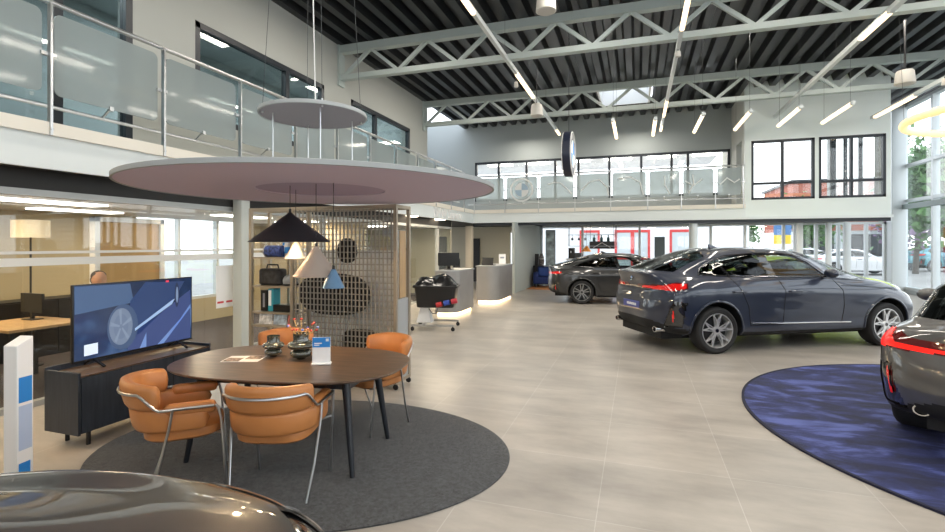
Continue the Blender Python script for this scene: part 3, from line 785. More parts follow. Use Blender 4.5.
# ---------------------------------------------------------------- four-door coupe
WBG = 2.86
rows = [
 ([-0.730,-0.710,-0.530,0,.7,1.2,2.0,WBG,3.4,3.56,3.58], [0,.5,.68,.74,.76,.76,.76,.74,.68,.5,0], [.26,.26,.24,.2,.19,.19,.19,.2,.2,.2,.2]),
 ([-0.860,-0.840,-0.630,0,.7,1.2,2.0,WBG,3.42,3.6,3.63], [0,.52,.80,.885,.86,.86,.86,.885,.80,.52,0], [.32,.31,.28,.25,.22,.22,.22,.24,.22,.22,.22]),
 ([-0.930,-0.910,-0.710,0,.7,1.2,2.0,WBG,3.48,3.66,3.7], [0,.54,.85,.925,.895,.89,.89,.92,.84,.53,0], [.48,.48,.47,.47,.43,.42,.42,.44,.42,.42,.42]),
 ([-0.940,-0.910,-0.730,0,.7,1.2,2.0,WBG,3.47,3.66,3.7], [0,.54,.86,.93,.915,.905,.905,.925,.84,.53,0], [.68,.68,.68,.70,.67,.66,.65,.66,.60,.59,.59]),
 ([-0.920,-0.890,-0.710,0,.7,1.2,2.0,WBG,3.40,3.60,3.64], [0,.53,.84,.915,.915,.905,.90,.90,.80,.51,0], [.85,.85,.85,.86,.84,.83,.815,.80,.73,.72,.72]),
 ([-0.920,-0.890,-0.650,0,.7,1.2,2.0,WBG,3.25,3.48,3.53], [0,.50,.77,.855,.87,.865,.86,.83,.73,.48,0], [.97,.97,.965,.955,.945,.94,.93,.90,.82,.81,.81]),
 ([-0.930,-0.890,-0.570,0,.7,1.2,2.0,2.6,2.95,3.08,3.12], [0,.45,.66,.77,.81,.815,.80,.70,.60,.40,0], [1.055,1.05,1.03,1.01,.99,.985,.97,.945,.90,.895,.895]),
 ([-0.710,-0.690,-0.410,0,.7,1.2,1.92,2.16,2.48,2.66,2.72], [0,.44,.62,.73,.78,.785,.765,.715,.60,.38,0], [1.085,1.08,1.06,1.035,1.01,1.005,.995,.99,1.0,1.015,1.02]),
]
n = net(rows)
rf = net([([.28,.28,.25,.42,.82,1.08,1.36,1.52,1.62,1.68,1.70], [0,.3,.5,.54,.565,.57,.565,.55,.46,.28,0], [1.37,1.36,1.30,1.325,1.36,1.365,1.34,1.305,1.34,1.36,1.365]),
          ([.38,.38,.36,.5,.84,1.08,1.32,1.44,1.5,1.55,1.56], [0,.22,.38,.42,.44,.445,.44,.42,.33,.18,0], [1.40,1.395,1.365,1.39,1.41,1.41,1.395,1.37,1.39,1.395,1.40]),
          ([.55,.55,.55,.62,.88,1.08,1.25,1.35,1.36,1.38,1.38], [0]*11, [1.425,1.425,1.425,1.43,1.435,1.432,1.428,1.42,1.42,1.418,1.418])])
n += [mid(n[7], rf[0], .012)] + rf
PG = paint('grey_metallic', (.014, .0145, .016), .4, .1)
GC_SPEC = dict(net=n, paint=PG, label='dark grey four-door coupe parked behind the coupe SUV, side on', wb=WBG, wr=.335, ra=.395, wy=.915, rim=mat('dark_turned_alloy', (.33, .33, .33), .3, .9), style='d',
    windows=[('p', [(-.20,1.05),(.05,1.17),(.36,1.25),(.42,1.04)]), ('p', [(.46,1.04),(.40,1.26),(.60,1.30),(.88,1.33),(.98,1.03)]),
             ('c', [(1.08,1.03),(.98,1.33),(1.2,1.325),(1.40,1.285),(1.60,1.18),(1.78,1.05),(1.80,1.02)])],
    trims=[('t', [(.98,1.02),(.88,1.34),(.98,1.34),(1.08,1.02)]), ('t', [(.40,1.03),(.34,1.26),(.41,1.28),(.48,1.03)])],
    surround=[(-.24,1.045),(.05,1.185),(.38,1.275),(.88,1.345),(1.2,1.34),(1.42,1.295),(1.62,1.185),(1.84,1.03),(1.84,1.012),(1.0,1.02),(.3,1.035)], surm=M['gloss'],
    doors=[('rear_door', [(.30,1.03),(.42,.78),(.52,.36),(1.06,.36),(1.09,.8),(1.04,1.01)]), ('front_door', [(1.05,1.01),(1.10,.8),(1.07,.36),(2.06,.36),(2.1,.7),(1.98,.98)])],
    gaps=[[(.30,1.03),(.42,.78),(.52,.36)], [(1.04,1.01),(1.095,.8),(1.065,.36)], [(1.95,.95),(2.08,.8),(2.07,.36)]],
    handles=[(.30,.86),(1.16,.845)], handm=M['gloss'], mirror=(1.72,1.05), plate=.62, badge=.99, fin=(.62,1.425), seatx=1.28, dash=.95,
    tail=([.6,1.5,2.0,2.22], [.865,.868,.875,.88], [.02,.03,.042,.02]), hl=(.66,.80), exhaust=[], exx=0, exz=0,
    refl=[(1.85,.40),(1.9,.40),(1.95,.50),(1.9,.50)], insert=[(1.6,.36),(2.1,.36),(2.2,.58),(1.9,.6)], diff=[.42,.42,.30], lip=.014)
PG.node_tree.nodes['Principled BSDF'].inputs['Coat IOR'].default_value = 1.5
GC = build_car(GC_SPEC)

# ---------------------------------------------------------------- estate car on the blue rug
WBT = 2.85
def drow(X, Y, Z): return (X, Y, Z)
rows = [
 ([-.74,-.72,-.55,0,.7,1.2,2.0,WBT,3.4,3.56,3.58], [0,.5,.68,.74,.76,.76,.76,.74,.68,.5,0], [.28,.28,.26,.2,.19,.19,.19,.2,.2,.2,.2]),
 ([-.86,-.84,-.66,0,.7,1.2,2.0,WBT,3.42,3.6,3.63], [0,.52,.80,.885,.86,.86,.86,.885,.80,.52,0], [.33,.32,.29,.25,.22,.22,.22,.24,.22,.22,.22]),
 ([-.955,-.93,-.755,0,.7,1.2,2.0,WBT,3.48,3.66,3.7], [0,.55,.86,.93,.895,.89,.89,.92,.84,.53,0], [.50,.50,.50,.47,.43,.42,.42,.44,.42,.42,.42]),
 ([-.955,-.93,-.765,0,.7,1.2,2.0,WBT,3.47,3.66,3.7], [0,.55,.865,.935,.915,.905,.905,.925,.84,.53,0], [.70,.70,.70,.70,.67,.66,.65,.66,.60,.59,.59]),
 ([-.90,-.88,-.735,0,.7,1.2,2.0,WBT,3.40,3.60,3.64], [0,.53,.85,.92,.915,.905,.90,.90,.80,.51,0], [.86,.86,.87,.86,.84,.83,.815,.80,.73,.72,.72]),
 ([-.90,-.87,-.69,0,.7,1.2,2.0,WBT,3.25,3.48,3.53], [0,.50,.79,.865,.87,.865,.86,.83,.73,.48,0], [.965,.965,.965,.955,.945,.94,.93,.90,.82,.81,.81]),
 ([-.865,-.835,-.63,0,.7,1.2,2.0,2.6,2.95,3.08,3.12], [0,.47,.715,.80,.815,.815,.80,.70,.60,.40,0], [1.03,1.03,1.025,1.01,.99,.985,.97,.945,.90,.895,.895]),
 ([-.82,-.79,-.585,0,.7,1.2,1.92,2.16,2.48,2.66,2.72], [0,.455,.685,.765,.785,.785,.765,.715,.60,.38,0], [1.07,1.07,1.065,1.035,1.01,1.005,.995,.99,1.0,1.015,1.02]),
]
n = net(rows)
rf = net([([-.42,-.40,-.30,.10,.72,1.08,1.36,1.52,1.62,1.68,1.70], [0,.36,.53,.555,.57,.57,.565,.55,.46,.28,0], [1.415,1.405,1.36,1.365,1.385,1.385,1.35,1.31,1.35,1.37,1.375]),
          ([-.40,-.38,-.22,.15,.74,1.08,1.32,1.44,1.5,1.55,1.56], [0,.28,.42,.44,.45,.45,.44,.42,.33,.18,0], [1.432,1.425,1.405,1.415,1.43,1.43,1.41,1.38,1.40,1.405,1.41]),
          ([-.30,-.30,-.2,.2,.8,1.08,1.25,1.35,1.36,1.38,1.38], [0]*11, [1.44,1.44,1.442,1.446,1.45,1.447,1.44,1.43,1.43,1.428,1.428])])
n += [mid(n[7], rf[0], .012)] + rf
PT = paint('warm_grey_metallic', (.085, .085, .086), .38, .25)
def t_extra(S, t):
    # gloss tailgate spoiler along the top edge of the rear window
    L = [S.back(y, 1.395, .02) for y in np.linspace(-.50, .50, 15)]
    L = [q for q in L if q is not None]
    MB().tube([q + Vector((-.03, 0, .015)) for q in L], .022, 8).build('roof_spoiler', M['gloss'], t)
EST = build_car(dict(net=n, paint=PT, label='warm grey estate car standing on the blue rug at the right edge of view', wb=WBT, wr=.335, ra=.395, wy=.915, rim=mat('estate_alloy', (.35, .35, .35), .3, .9), style='d', lit=True,
    windows=[('p', [(-.38,1.075),(-.24,1.30),(.30,1.325),(.36,1.05)]), ('p', [(.44,1.05),(.38,1.33),(.88,1.345),(.98,1.035)]), ('c', [(1.08,1.03),(.98,1.345),(1.2,1.335),(1.40,1.29),(1.60,1.18),(1.78,1.05),(1.80,1.02)])],
    trims=[('t', [(.98,1.02),(.88,1.355),(.98,1.355),(1.08,1.02)]), ('t', [(.36,1.03),(.30,1.34),(.38,1.34),(.44,1.03)])], surround=None, surm=M['gloss'],
    doors=[('rear_door', [(.30,1.03),(.42,.78),(.52,.36),(1.06,.36),(1.09,.8),(1.04,1.01)]), ('front_door', [(1.05,1.01),(1.10,.8),(1.07,.36),(2.06,.36),(2.1,.7),(1.98,.98)])],
    gaps=[[(.30,1.03),(.42,.78),(.52,.36)], [(1.04,1.01),(1.095,.8),(1.065,.36)]],
    handles=[(.30,.86),(1.16,.845)], mirror=(1.72,1.05), plate=.74, badge=.985, fin=(.5,1.44), seatx=1.28, dash=.95,
    tail=([.62,1.55,1.85,2.0,2.12,2.35], [.845,.845,.85,.862,.895,.90], [.016,.016,.018,.036,.075,.06]), tail2=([.5,1.6,1.9,2.5], [.865,.87,.885,.91], [.045,.05,.07,.06]), hl=(.66,.80), exhaust=[-.64,.64], exx=-.84, exz=.36,
    refl=[(1.89,.45),(1.95,.44),(2.0,.66),(1.95,.66)], insert=[(1.6,.34),(2.25,.34),(2.3,.68),(1.85,.70),(1.75,.5)], diff=[.46,.45,.30], lip=.014, rwk=2.4, tgk=1.5, tgr=3.2, rw0=7.1, extra=t_extra))
# ================================================================== MEETING CORNER
def pile_mat(name, c1, c2, sc, bump):
    m = mat(name, c1, .95, sheen=.3)
    nt = m.node_tree; b = nt.nodes['Principled BSDF']; L = nt.links.new
    tc = nt.nodes.new('ShaderNodeTexCoord'); n = nt.nodes.new('ShaderNodeTexNoise'); n.inputs['Scale'].default_value = sc; n.inputs['Detail'].default_value = 5
    r = nt.nodes.new('ShaderNodeValToRGB'); r.color_ramp.elements[0].position = .36; r.color_ramp.elements[1].position = .66
    r.color_ramp.elements[0].color = (*c1, 1); r.color_ramp.elements[1].color = (*c2, 1)
    L(tc.outputs['Object'], n.inputs['Vector']); L(n.outputs['Fac'], r.inputs['Fac']); L(r.outputs['Color'], b.inputs['Base Color'])
    n2 = nt.nodes.new('ShaderNodeTexNoise'); n2.inputs['Scale'].default_value = 420; L(tc.outputs['Object'], n2.inputs['Vector'])
    bp = nt.nodes.new('ShaderNodeBump'); bp.inputs['Strength'].default_value = bump; bp.inputs['Distance'].default_value = .01
    L(n2.outputs['Fac'], bp.inputs['Height']); L(bp.outputs['Normal'], b.inputs['Normal'])
    return m
def disc_mesh(cx, cy, r, z0, z1, n=128): return MB().lathe([(0, z1), (r - .01, z1), (r, z1 - .003), (r, z0), (0, z0)], (cx, cy, 0), n)
def carpet_mat(name):
    m = pile_mat(name, (.004, .005, .006), (.056, .060, .066), 44, .8)
    return m
disc_mesh(0, 0, 1., .001, .013).xf(Matrix.Translation((-2.63, 3.45, 0)) @ Matrix.Rotation(R(9.8), 4, 'Z') @ Matrix.Diagonal((1.71, 1.225, 1, 1))).build('oval_rug', carpet_mat('charcoal_carpet'), tag=('oval charcoal grey rug under the meeting table', 'rug'))
def blue_mat():
    m = mat('blue_velvet_pile', (.02, .03, .14), .75, sheen=.12)
    nt = m.node_tree; b = nt.nodes['Principled BSDF']; L = nt.links.new
    b.inputs['Sheen Tint'].default_value = (.35, .42, 1, 1)
    tc = nt.nodes.new('ShaderNodeTexCoord'); mp = nt.nodes.new('ShaderNodeMapping'); mp.inputs['Rotation'].default_value = (0, 0, .35); mp.inputs['Scale'].default_value = (1, 2.2, 1)
    n = nt.nodes.new('ShaderNodeTexNoise'); n.inputs['Scale'].default_value = 1.7; n.inputs['Detail'].default_value = 8; n.inputs['Roughness'].default_value = .62; n.inputs['Distortion'].default_value = .5
    r = nt.nodes.new('ShaderNodeValToRGB'); e = r.color_ramp.elements
    e[0].position = .42; e[0].color = (.003, .005, .028, 1); e[1].position = .64; e[1].color = (.085, .115, .36, 1)
    k = r.color_ramp.elements.new(.52); k.color = (.014, .022, .105, 1)
    L(tc.outputs['Object'], mp.inputs['Vector']); L(mp.outputs['Vector'], n.inputs['Vector']); L(n.outputs['Fac'], r.inputs['Fac']); L(r.outputs['Color'], b.inputs['Base Color'])
    n2 = nt.nodes.new('ShaderNodeTexNoise'); n2.inputs['Scale'].default_value = 260; L(tc.outputs['Object'], n2.inputs['Vector'])
    bp = nt.nodes.new('ShaderNodeBump'); bp.inputs['Strength'].default_value = .35; bp.inputs['Distance'].default_value = .01
    L(n2.outputs['Fac'], bp.inputs['Height']); L(bp.outputs['Normal'], b.inputs['Normal'])
    return m
rug = thing('round_rug', 'large round royal blue plush rug under the estate car', 'rug', (3.74, 5.72, 0))
disc_mesh(3.74, 5.72, 2.655, .001, .016, 160).build('pile', blue_mat(), rug)
MB().lathe([(2.645, .001), (2.672, .001), (2.672, .018), (2.645, .018), (2.645, .001)], (3.74, 5.72, 0), 160).build('edge_binding', mat('dark_blue_binding', (.006, .008, .03), .8), rug)

# ---- oval table
TX, TY, TA = -2.68, 3.37, R(8)
tb = thing('meeting_table', 'oval dark brown meeting table with four slanted black legs on the charcoal rug', 'table', (TX, TY, .013), TA)
def tl(p): return Matrix.Translation((TX, TY, 0)) @ Matrix.Rotation(TA, 4, 'Z') @ Vector(p)
k = MB(); P2 = superell(.955, .60, 2.7, 96)
for sc, z in ((.90, .705), (.985, .722), (1., .732), (1., .738), (.996, .742)): k.v += [tuple(tl((x * sc, y * sc, z))) for x, y in P2]
N = 96
k.f = [(i * N + j, i * N + (j + 1) % N, (i + 1) * N + (j + 1) % N, (i + 1) * N + j) for i in range(4) for j in range(N)] + [tuple(range(N - 1, -1, -1)), tuple(range(4 * N, 5 * N))]
k.build('tabletop', M['tabletop'], tb)
fr = MB()
for a, b in (((-.62, -.30), (.62, -.30)), ((.62, -.30), (.62, .30)), ((.62, .30), (-.62, .30)), ((-.62, .30), (-.62, -.30))):
    fr.bar(tl((*a, .665)), tl((*b, .665)), .03, .075)
fr.build('apron', M['tableleg'], tb)
for sx in (-1, 1):
    for sy in (-1, 1):
        MB().tube([tl((sx * .60, sy * .29, .70)), tl((sx * .685, sy * .365, .014))], [.033, .019], 14).build('leg', M['tableleg'], tb)

# ---- tan leather armchairs with steel tube frames (front = +x)
def make_chair(lab):
    t = thing('armchair', lab, 'chair', world=False, group='tan armchairs around the meeting table')
    # seat pad
    P = superell(.265, .275, 3.2, 56); k = MB()
    for sc, z in ((.90, .385), (.98, .40), (1., .43), (.985, .452), (.90, .468), (.5, .474)): k.v += [(x * sc + .03, y * sc, z) for x, y in P]
    n = 56
    k.f = [(i * n + j, i * n + (j + 1) % n, (i + 1) * n + (j + 1) % n, (i + 1) * n + j) for i in range(5) for j in range(n)] + [tuple(range(n - 1, -1, -1)), tuple(range(5 * n, 6 * n))]
    k.build('seat', M['leather'], t)
    # wrap-around shell: from one arm front round the back to the other
    def path(s):            # s in -1..1 ; returns point on a U (open to +x)
        a = abs(s)
        if a < .58:
            th = s / .58 * (PI / 2) * .93
            return Vector((-.27 * math.cos(th) ** .8 + .0, .285 * math.sin(th), 0)), Vector((-math.cos(th), math.sin(th), 0))
        u = (a - .58) / .42; y = .285 + .01 * u; sg = 1 if s > 0 else -1
        x0 = -.27 * math.cos(PI / 2 * .93) ** .8
        return Vector((x0 + u * (.25 - x0), sg * y, 0)), Vector((0, sg, 0))
    def band(zlo, zhi, th, s0, s1, n=48, lean=.0, name='x'):
        k = MB(); m = 12
        for i in range(n + 1):
            s = s0 + (s1 - s0) * i / n; p, nr = path(s); lo, hi, t_ = zlo(s), zhi(s), th(s)
            e = min(1., min(i, n - i) / 2.5); e = math.sqrt(1 - (1 - e) ** 2) * .97 + .03
            for j in range(m):
                a = 2 * PI * j / m; q = superq(a)
                zz = (lo + hi) / 2 + q[1] * (hi - lo) / 2 * e; off = q[0] * t_ / 2 * e + lean * (zz - .45) * max(0, -nr.x)
                k.v.append(tuple(p + nr * off + Vector((0, 0, zz))))
        for i in range(n):
            for j in range(m):
                k.f.append((i * m + j, (i + 1) * m + j, (i + 1) * m + (j + 1) % m, i * m + (j + 1) % m))
        k.f.append(tuple(range(m))); k.f.append(tuple(n * m + j for j in range(m - 1, -1, -1)))
        return k
    def superq(a):
        c, s_ = math.cos(a), math.sin(a); e = 2 / 3.2
        return math.copysign(abs(c) ** e, c), math.copysign(abs(s_) ** e, s_)
    low = band(lambda s: .455, lambda s: .615 - .03 * max(0, abs(s) - .5), lambda s: .075, -.93, .93, lean=.18)
    low.build('shell', M['leather'], t, angle=60)
    up = band(lambda s: .605, lambda s: .795 - .03 * (abs(s) / .5) ** 2, lambda s: .095, -.50, .50, lean=.24)
    up.build('backrest', M['leather'], t, angle=60)
    for sg in (-1, 1):
        arm = band(lambda s: .565, lambda s: .64, lambda s: .085, sg * .52, sg * 1.0, 20)
        if sg < 0: arm.f = [f[::-1] for f in arm.f]
        arm.build('armrest', M['leather'], t, angle=60)
    # steel tube: along the arms, up across the back
    pts = []
    for i in range(61):
        s = -1 + 2 * i / 60; p, nr = path(s * .97); a = abs(s)
        z = .615 if a > .52 else (.615 + (.725 - .615) * min(1, (.52 - a) / .14))
        pts.append(p + nr * (.056 + .24 * max(0, (z - .45)) * max(0, -nr.x)) + Vector((0, 0, z)))
    MB().tube(pts, .0095, 10).build('back_tube', M['steel'], t)
    for sg in (-1, 1):
        MB().tube([(.235, sg * .335, .615), (.255, sg * .335, .60), (.275, sg * .325, .52), (.315, sg * .30, .0)], .0095, 10).build('leg', M['steel'], t)
        MB().tube([(-.03, sg * .343, .615), (-.05, sg * .34, .50), (-.12, sg * .315, .22), (-.20, sg * .285, .0)], .0095, 10).build('leg', M['steel'], t)
    MB().tube([(.28, -.318, .42), (.24, -.2, .39), (-.1, -.2, .385), (-.16, 0, .385), (-.1, .2, .385), (.24, .2, .39), (.28, .318, .42)], .009, 8).build('seat_support', M['steel'], t)
    return t
RUGZ = .013
ch = make_chair('tan leather armchair nearest the viewer, its back to us in front of the oval table')
ch.location = (-2.34, 2.80, RUGZ); ch.scale = (.92, .90, 1); ch.rotation_euler = (0, 0, R(107))
dup(ch, (-3.04, 2.64, RUGZ), R(45), 'tan leather armchair at the left end of the oval table beside the dark sideboard')
dup(ch, (-2.36, 4.16, RUGZ), R(250), 'tan leather armchair at the far right of the oval table, before the lattice')
dup(ch, (-3.42, 4.10, RUGZ), R(285), 'tan leather armchair behind the two glass vases, only its back showing over the table')

# ---- things on the table
TZ = .742 + .001
vg = mat('smoky_green_glass', (.035, .04, .028), .06, spec=.8, coat=1.)
def vase(x, y, s, lab):
    t = thing('vase', lab, 'vase', (x, y, TZ), group=None)
    pr = [(0, 0), (.035, 0), (.040, .008)]
    for i, (r, h) in enumerate(((.088, .048), (.108, .115))):
        for k in range(7):
            a = -PI / 2 + PI * k / 6; pr.append((r * .66 + r * .34 * math.cos(a), h + .030 * math.sin(a)))
    pr += [(.062, .160), (.064, .215), (.056, .215), (.052, .17), (.03, .02), (0, .02)]
    MB().lathe([(r * s, z * s) for r, z in pr], (x, y, TZ), 40).build('body', vg, t)
    return t
vase(-2.94, 3.45, .82, 'smaller dark ribbed glass vase, the left one on the oval table')
vase(-2.66, 3.45, 1.0, 'larger dark ribbed glass vase beside the sign holder, holding dry twigs')
tw = thing('dried_twigs', 'red and straw coloured dry twigs standing in the larger glass vase', 'twigs', (-2.66, 3.45, TZ + .17))
rd = mat('dry_red_flower', (.45, .06, .05), .7); sw = mat('straw_stem', (.50, .33, .13), .7); bl = mat('dry_blue_flower', (.10, .16, .42), .7)
for i in range(16):
    a = 2 * PI * i / 16 + random.random() * .3; l = .10 + .12 * random.random()
    p0 = Vector((-2.66, 3.45, TZ + .13)); p1 = p0 + Vector((math.cos(a) * l * .9, math.sin(a) * l * .6, .10 + .09 * random.random()))
    sm = MB().tube([p0, (p0 + p1) / 2 + Vector((0, 0, .015)), p1], .0022, 5).build('stem', sw, tw)
    MB().sphere(p1, (.012, .012, .010), 8, 6).build('flower_head', (rd, bl, rd)[i % 3], sm)
# table sign : white slanted holder with a blue header and a white panel (the code on it is left out)
sg_ = thing('sign_holder', 'small upright white card with a blue header in a clear holder on the oval table', 'sign', (-2.385, 3.345, TZ), R(25))
sm_ = Matrix.Translation((-2.385, 3.345, TZ)) @ Matrix.Rotation(R(25), 4, 'Z')
MB().box(-.075, .075, -.03, .035, 0, .012).xf(sm_).build('foot', M['paper'], sg_, bevel=.003)
MB().box(-.07, .07, -.004, .004, .012, .215).xf(sm_).build('card', M['paper'], sg_)
MB().box(-.068, .068, -.0055, -.0042, .135, .213).xf(sm_).build('blue_header', M['blue'], sg_)
k = MB().box(-.055, .005, -.0068, -.0056, .163, .171).box(-.055, -.015, -.0068, -.0056, .149, .156).box(.035, .058, -.0068, -.0056, .182, .204)
k.xf(sm_).build('print', M['paper'], sg_)
lf = thing('leaflet', 'open printed leaflet lying flat on the left of the oval table', 'leaflet', (-3.10, 3.29, TZ), R(20))
lm = Matrix.Translation((-3.10, 3.29, TZ)) @ Matrix.Rotation(R(20), 4, 'Z')
MB().box(-.15, .15, -.105, .105, 0, .003).xf(lm).build('sheet', M['paper'], lf)
pm = mat('printed_picture', (.28, .21, .17), .6, noise=(38, .9))
MB().box(-.14, -.01, -.095, .03, .003, .0036).box(.01, .14, -.02, .095, .003, .0036).xf(lm).build('picture', pm, lf)

# ---- sideboard and television
CX0, CX1, CY0, CY1 = -4.74, -4.33, 2.80, 4.12
sb = thing('sideboard', 'low blue-black wooden sideboard on short legs below the television', 'sideboard', ((CX0 + CX1) / 2, (CY0 + CY1) / 2, 0))
MB().box(CX0, CX1 - .022, CY0 + .02, CY1 - .02, .13, .60).build('carcass', M['cabinet'], sb, smooth=False)
MB().box(CX0, CX1, CY0, CY0 + .022, .125, .64).box(CX0, CX1, CY1 - .022, CY1, .125, .64).box(CX0, CX0 + .022, CY0, CY1, .60, .66).build('side_panel', M['cabinet'], sb, bevel=.003)
MB().box(CX0 + .022, CX1, CY0 + .022, CY1 - .022, .60, .612).build('top', M['tabletop'], sb, smooth=False)
for i in range(3):
    w = (CY1 - CY0 - .05) / 3; a = CY0 + .025 + w * i
    d = MB().box(CX1 - .022, CX1, a + .003, a + w - .003, .135, .595).build('door', M['cabinet'], sb, bevel=.002)
    ky = a + w - .04 if i in (0,) else a + .04
    MB().cyl((CX1, ky, .53), (CX1 + .012, ky, .53), .012, n=16).build('knob', M['black'], d)
for x in (CX0 + .06, CX1 - .09):
    for y in (CY0 + .14, CY1 - .14): MB().cyl((x, y, 0), (x, y, .13), .017, n=14).build('leg', M['black'], sb)
def screen_mat():
    m = bpy.data.materials.new('screen_picture'); m.use_nodes = True; nt = m.node_tree; b = nt.nodes['Principled BSDF']; L = nt.links.new
    b.inputs['Base Color'].default_value = (.01, .01, .012, 1); b.inputs['Roughness'].default_value = .12
    tc = nt.nodes.new('ShaderNodeTexCoord'); n = nt.nodes.new('ShaderNodeTexNoise'); n.inputs['Scale'].default_value = 2.2; n.inputs['Detail'].default_value = 2
    r = nt.nodes.new('ShaderNodeValToRGB'); e = r.color_ramp.elements
    e[0].position = .38; e[0].color = (.010, .022, .060, 1); e[1].position = .72; e[1].color = (.11, .20, .38, 1)
    k = e.new(.55); k.color = (.020, .045, .115, 1)
    L(tc.outputs['Object'], n.inputs['Vector']); L(n.outputs['Fac'], r.inputs['Fac']); L(r.outputs['Color'], b.inputs['Emission Color']); b.inputs['Emission Strength'].default_value = 1.0
    return m
TVX, TV0, TV1, TB, TT = -4.60, 2.93, 4.13, .665, 1.345
TVC = Vector((TVX, (TV0 + TV1) / 2, 0))
tv = thing('television', 'large flat television on the dark sideboard showing a moving car wheel in blue', 'television', (TVX, (TV0 + TV1) / 2, .612))
MB().box(TVX - .03, TVX, TV0, TV1, TB, TT).build('housing', M['screenblack'], tv, bevel=.004)
MB().box(TVX, TVX + .002, TV0 + .012, TV1 - .012, TB + .018, TT - .01).build('screen', screen_mat(), tv, smooth=False)
for y in (TV0 + .18, TV1 - .18):
    MB().bar((TVX - .12, y, .618), (TVX - .012, y, .68), .02, .012).bar((TVX - .02, y, .68), (TVX + .13, y, .618), .02, .012).build('foot', M['screenblack'], tv)
def em(n, c, s): return mat(n, c, .6, emit=c, es=s)
def onscreen(name, pts, z, m, par=tv):
    """flat picture element on the screen; pts are (0..1 across, 0..1 up)"""
    u = TVX + .002 + z * .0004; w, h = TV1 - TV0 - .03, TT - TB - .03
    v = [(u, TV0 + .015 + a * w, TB + .02 + b * h) for a, b in pts]
    return MB().add(v, [tuple(range(len(v)))]).build(name, m, par, smooth=False)
def el(cx, cy, a, b, n=28, t0=0, t1=2 * PI): return [(cx + a * math.cos(t0 + (t1 - t0) * i / n), cy + b * math.sin(t0 + (t1 - t0) * i / n)) for i in range(n)]
scr = tv.children[1]
onscreen('picture_haze', [(0, .62), (.45, .70), (.42, .98), (0, .99)], 1, em('haze_blue', (.040, .075, .15), 1), scr)
onscreen('picture_bodywork', [(.40, .20), (.50, .22), (.80, .62), (.93, .95), (.55, .98), (.42, .72)], 1, em('deep_blue', (.016, .035, .10), 1), scr)
onscreen('picture_tyre', el(.36, .36, .125, .33), 2, em('tyre_blue', (.035, .06, .12), 1), scr)
onscreen('picture_wheel', el(.345, .37, .095, .265), 3, em('wheel_grey', (.10, .135, .20), 1), scr)
onscreen('picture_wheel_shade', el(.345, .37, .060, .18), 4, em('wheel_shade', (.085, .118, .185), 1), scr)
onscreen('picture_sill', [(.46, .27), (.80, .60), (.83, .68), (.80, .66), (.46, .31)], 4, em('sill_pale', (.20, .30, .46), 1), scr)
for i in range(5):
    a = 2 * PI * i / 5 + .4; c_, s_ = math.cos(a), math.sin(a)
    onscreen('picture_spoke', [(.345 + .012 * c_ - .006 * s_, .37 + .03 * s_ + .012 * c_), (.345 + .088 * c_ - .011 * s_, .37 + .245 * s_ + .03 * c_), (.345 + .088 * c_ + .011 * s_, .37 + .245 * s_ - .03 * c_), (.345 + .012 * c_ + .006 * s_, .37 + .03 * s_ - .012 * c_)], 5, em('spoke_blue', (.125, .165, .235), 1), scr)
onscreen('picture_rear_wheel', el(.85, .74, .022, .20), 3, em('far_wheel', (.012, .02, .05), 1), scr)
onscreen('picture_rear_rim', el(.852, .74, .012, .13), 4, em('far_rim', (.12, .17, .27), 1), scr)
for i, (a, b) in enumerate((((.66, .0), (.99, .50)), ((.50, .0), (.56, .22)))):
    onscreen('picture_road_line', [a, (a[0] + .06, 0), (b[0], b[1] + .06), b], 2, em('road_line', (.10, .17, .36), 1), scr)
onscreen('picture_ground', [(.40, .0), (.40, .18), (.46, .27), (.80, .60), (.99, .80), (.99, .0)], 1, em('ground_blue', (.028, .045, .13), 1), scr)
onscreen('picture_road_red', [(.74, .955), (.77, .955), (.77, .985), (.74, .985)], 3, em('red_mark', (.45, .03, .06), 1), scr)
onscreen('picture_white_panel', [(.065, .045), (.165, .05), (.165, .20), (.065, .195)], 3, em('white_mark', (.45, .52, .60), 1), scr)
# ---- white information pylon in the left foreground
py = thing('information_stand', 'slim white upright information stand with blue print in the left foreground', 'display stand', (-3.73, 2.06, 0), R(10))
pmx = Matrix.Translation((-3.73, 2.06, 0)) @ Matrix.Rotation(R(10), 4, 'Z')
b = MB().add([(x, y, z) for (x, y) in ((-.05, -.05), (.05, -.05), (.05, .05), (-.05, .05)) for z in (0,)] + [(-.05, -.05, 1.06), (.05, -.05, 1.06), (.05, .05, 1.11), (-.05, .05, 1.11)],
             [(3, 2, 1, 0), (4, 5, 6, 7), (0, 1, 5, 4), (1, 2, 6, 5), (2, 3, 7, 6), (3, 0, 4, 7)])
b.xf(pmx).build('body', M['paper'], py, bevel=.004)
MB().box(.0502, .052, -.04, .04, .70, .86).xf(pmx).build('blue_panel', M['blue'], py, smooth=False)
MB().box(.0502, .052, -.04, .03, .15, .32).xf(pmx).build('blue_panel', M['blue'], py, smooth=False)
MB().box(.0502, .0515, -.04, .04, .40, .68).xf(pmx).build('pale_panel', mat('pale_blue_print', (.45, .55, .75), .6), py, smooth=False)

# ---- shelf divider with a lattice
DY, DX0, DX1, DT = 5.15, -4.74, -2.66, 2.16
XM = -4.10
dv = thing('shelf_divider', 'champagne metal room divider with shelves and an open lattice behind the meeting table', 'shelf', ((DX0 + DX1) / 2, DY, 0))
fm = MB()
def post(x, y): fm.box(x - .02, x + .02, y - .02, y + .02, .07, DT)
for x in (DX0, XM, DX1): post(x, DY); post(x, DY + .34)

